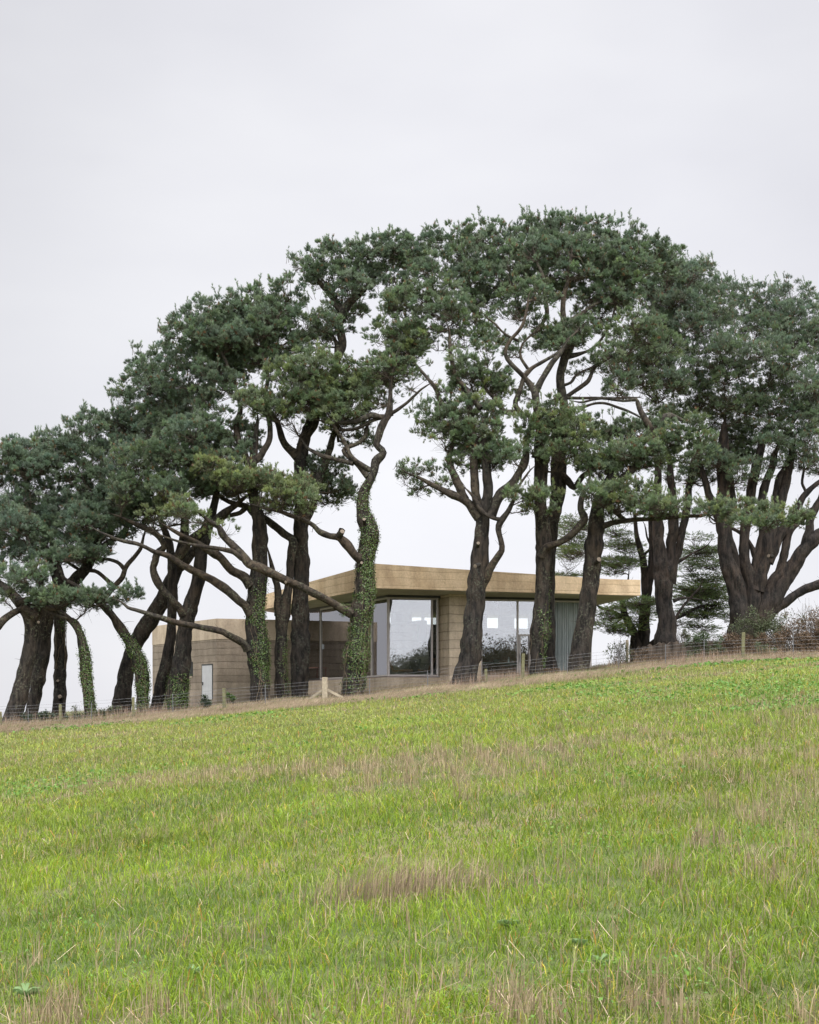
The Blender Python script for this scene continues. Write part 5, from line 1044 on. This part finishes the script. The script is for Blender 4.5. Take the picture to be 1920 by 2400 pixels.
# stubble: stiff pinkish straw
gm = MB()
n = 620000; x, y = field_pts(n, 5.4, 73.0, 1.5); d = np.hypot(x, y); sc = np.maximum(1, d/13)
x = x+0; sm_ = straw_mask(x, y)+.28*np.cos(x*2*np.pi/.55+.8*np.sin(y*.3)); keep = rng.random(n) < np.clip((sm_+.06)*.9, .06, .75)*(.42+.58*np.clip(1.4-d/40, 0, 1)); x, y, d, sc, sm_ = [v[keep] for v in (x, y, d, sc, sm_)]; n = len(x)
cx = n2(x, y, .16, 90); keep = rng.random(n) < np.clip(.30+cx*2.0, .03, 1); x, y, d, sc, sm_ = [v[keep] for v in (x, y, d, sc, sm_)]; n = len(x)
h = rng.uniform(.08, .22, n)*(1+.25*np.clip(sm_, -.5, 1)); t = rng.random(n)
C = hsv(np.array([.17, .125, .075]), np.array([.45, .355, .215]), t)*rng.uniform(.6, 1.15, (n, 1))
emit(*blades(x, y, h, .0048*sc, np.abs(rng.normal(0, .25, n)), C, .1))
# flattened straws
n = 45000; x, y = field_pts(n, 5.4, 60, 1.6); sm_ = straw_mask(x, y); keep = rng.random(n) < np.clip((sm_+.1)*.7, .06, .8); x, y = x[keep], y[keep]; n = len(x); sc = np.maximum(1, np.hypot(x, y)/13)
C = hsv(np.array([.28, .19, .12]), np.array([.52, .41, .28]), rng.random(n))*rng.uniform(.6, 1.15, (n, 1))
emit(*blades(x, y, rng.uniform(.08, .20, n), .0045*sc, rng.uniform(1.2, 2.6, n), C, .28))
# the long windblown tuft near the middle of the foreground, and a few others
for (cx_, cy_, r1, nn_, hh, az0) in ((-.12, 10.3, .26, 340, .36, .4), (.25, 10.4, .26, 200, .30, 1.0), (-.42, 10.5, .35, 170, .24, 1.6), (.5, 10.1, .3, 90, .24, 1.9), (2.15, 11.1, .12, 80, .24, 1.4), (-.05, 9.75, .35, 70, .20, 2.2), (-1.05, 9.2, .4, 70, .20, 1.6), (.95, 7.0, .45, 70, .22, 1.8), (-1.3, 7.4, .45, 70, .20, 1.4), (.15, 7.2, .4, 70, .20, 1.9), (2.9, 9.6, .4, 60, .20, 1.5), (1.6, 9.9, .3, 60, .20, 1.2)):
    a = rng.uniform(0, 6.28, nn_); q = r1*np.sqrt(rng.random(nn_)); x = cx_+np.cos(a)*q*1.5; y = cy_+np.sin(a)*q; C = hsv(np.array([.16, .115, .075]), np.array([.42, .33, .205]), rng.random(nn_))*rng.uniform(.6, 1.15, (nn_, 1))
    emit(*blades(x, y, hh*rng.uniform(.5, 1.15, nn_), .0048, np.abs(rng.normal(.25, .35, nn_)), C, .2, az=az0*.6+rng.normal(0, .9, nn_)))
gm.build('stubble', M['grass'], None, kind='stuff', label='stiff pinkish brown straw stubble standing in patches among the grass', cat='stubble')

# low clover like weeds, seen as smoother bright green drifts
n = 90000; x, y = field_pts(n, 6, 72, 1.5); lush = patch(x, y*1.0, 7, 61); keep = (lush > .16) & (rng.random(n) < np.clip((lush-.10)*2.5, 0, 1)); x, y = x[keep], y[keep]; n = len(x); sc = np.maximum(1, np.hypot(x, y)/10)
p = np.stack([x, y, G(x, y)+rng.uniform(.02, .11, n)*np.minimum(sc, 1.6)**.6], 1); nn_ = unit(rng.normal(size=(n, 3))*.55+[0, 0, 1]); a = unit(np.cross(nn_, rng.normal(size=(n, 3)))); b = np.cross(nn_, a); sz = (.011*sc*rng.uniform(.6, 1.3, n))[:, None]
W = np.stack([p-a*sz, p-b*sz*.7, p+a*sz, p+b*sz*.7], 1).reshape(-1, 3); C = hsv(np.array([.06, .145, .025]), np.array([.13, .24, .035]), rng.random(n))
mesh_obj('clover', W, np.arange(4*n).reshape(-1, 4), M['grass'], None, np.repeat(C, 4, 0), kind='stuff', label='low small leaved weeds forming smooth green drifts in the field', cat='ground cover')

# single broad leaved weeds
def weed(u, v, s, c, label, group='broad leaved weeds in the stubble', nl=11):
    k = (v-HZ)/F; d = 8.
    for _ in range(30):
        x = (u-960)/F*d; d = max(5, -g1(x, d)/k)
    s *= .5; x = (u-960)/F*d; e = empty('weed', label, 'weed', group, (x, d, g1(x, d))); m = MB(); c = np.array(c); V, T, C = [], [], []
    for i in range(nl):
        a = i*2.4+rng.normal(0, .3); L = s*rng.uniform(.6, 1); up = rng.uniform(.25, 1.0); w_ = L*.30; dx, dy = math.cos(a), math.sin(a)
        pr = [(0, .02, 0), (.35, .7, .55), (.7, 1, .9), (.95, .5, .88), (1.05, .02, .8)]
        b = len(V)
        for (t, ww, z) in pr:
            zz = z*up*L*.8+.02; V += [(dx*L*t-dy*w_*ww, dy*L*t+dx*w_*ww, zz+.012), (dx*L*t, dy*L*t, zz-.006), (dx*L*t+dy*w_*ww, dy*L*t-dx*w_*ww, zz+.012)]
            C += [c*rng.uniform(.85, 1.15)]*3
        for j in range(4):
            q = b+j*3; T += [(q, q+1, q+4, q+3), (q+1, q+2, q+5, q+4)]
    mesh_obj('leaves', np.array(V), np.array(T), M['grass'], e, np.array(C), smooth=True)
BG = (.15, .23, .085); GG = (.13, .24, .04)
for a in ((1190, 2180, .13, BG, 'blue green broad leaved weed right of the big straw tuft'), (1360, 2225, .10, BG, 'blue green weed in the lower middle right, above the other two'), (1405, 2270, .11, BG, 'blue green weed near the bottom, right of centre'),
          (60, 2345, .16, BG, 'large blue green weed in the bottom left corner'), (455, 2290, .11, BG, 'blue green weed near the bottom, left of centre'), (1690, 1750, .34, GG, 'tall green dock plant far up the right of the field')):
    weed(*a)

# dry verge under the trees
gm = MB()
n = 300000; x = rng.uniform(-27, 25, n); y = FY+rng.uniform(-6.6, 8, n)
keep = (y > VEDGE(x)+rng.normal(0, .3, n)) & (rng.random(n) < np.where(y > FY+2, .6, 1)); x, y = x[keep], y[keep]; n = len(x)
tl = n2(x, y, 1.6, 33)+.5*n2(x, y, .5, 34); fr = np.clip((y-FY+5.5)/6.5, 0, 1)
h = rng.uniform(.10, .24, n)*(1-fr)+rng.uniform(.2, .5, n)*fr; h *= 1+.3*tl; C = hsv(np.array([.20, .145, .095]), np.array([.44, .35, .24]), np.clip(.5+.4*tl+rng.normal(0, .25, n), 0, 1))
gk = (rng.random(n) < (.10+.3*(n2(x, y, 2.3, 44) > .25))*(.4+.6*fr)+.25*(fr < .12)); C[gk] = np.array([.17, .23, .06])*rng.uniform(.7, 1.3, (gk.sum(), 1))
C = litter(x, y, C)
emit(*blades(x, y, h, .017*rng.uniform(.6, 1.3, n), np.abs(rng.normal(.7, .35, n)), C, .3, az=rng.normal(-.1, .8, n)))
# taller dead stalks
n = 8000; x = rng.uniform(-22, 21, n); y = FY+rng.uniform(-1.6, 5, n); k = n2(x, y*.3, 2.2, 71)+rng.normal(0, .15, n) > .0; x, y = x[k], y[k]; n = len(x)
C = hsv(np.array([.22, .14, .10]), np.array([.42, .32, .24]), rng.random(n)); emit(*blades(x, y, rng.uniform(.35, .85, n), .013, np.abs(rng.normal(0, .12, n)), C, .1))
n = 3200; x = rng.uniform(9.5, 21, n); y = FY+rng.uniform(-1.2, 7, n); C = hsv(np.array([.10, .06, .035]), np.array([.30, .22, .14]), rng.random(n)); emit(*blades(x, y, rng.uniform(.25, .9, n)*(.6+.5*(n2(x, y, 1.3, 73) > 0)), .016, np.abs(rng.normal(.2, .3, n)), C, .15))
gm.build('verge_grass', M['grass'], None, kind='stuff', label='long pale dry grass and dead stalks along the fence line', cat='dry grass')
# rough grass around and beyond the house
gm = MB(); n = 60000; x = rng.uniform(-34, 32, n); y = rng.uniform(FY+6, 108, n); k = ~((x > -20) & (x < 12) & (y > 96)); x, y = x[k], y[k]; n = len(x)
C = hsv(np.array([.09, .15, .04]), np.array([.36, .29, .17]), np.clip(rng.normal(.45, .35, n), 0, 1)); emit(*blades(x, y, rng.uniform(.08, .28, n), .03, rng.uniform(.2, 1, n), C, seg=False))
gm.build('rough_grass', M['grass'], None, kind='stuff', label='rough grass around the trunks and the house beyond the fence', cat='grass')

# hedge and trees across the field behind the camera (seen mirrored in the glass)
P_, C_ = [], []
for k in range(230):
    t = k/230; cx_ = 72-30*t+rng.normal(0, 1.5); cy_ = 62-150*t+rng.normal(0, 1.5); r = rng.uniform(1.4, 3.4); zc = g1(cx_, cy_)+r*.7; m = 1300
    dr = rdir(m, .5); P_.append(np.array([cx_, cy_, zc])+dr*np.array([r, r, r*1.05])*rng.uniform(.5, 1.05, (m, 1)))
p = np.concatenate(P_); n = len(p); nn_ = unit(rng.normal(size=(n, 3))); a = unit(np.cross(nn_, rng.normal(size=(n, 3)))); b = np.cross(nn_, a); sz = rng.uniform(.06, .15, (n, 1))
W = np.stack([p-a*sz, p-b*sz*.6, p+a*sz, p+b*sz*.6], 1).reshape(-1, 3); C = hsv(np.array([.03, .04, .02]), np.array([.08, .08, .045]), rng.random(n))
mesh_obj('hedgerow', W, np.arange(4*n).reshape(-1, 4), M['shrub'], None, np.repeat(C, 4, 0), kind='stuff', label='dark bare hedgerow mirrored in the big windows', cat='hedge')
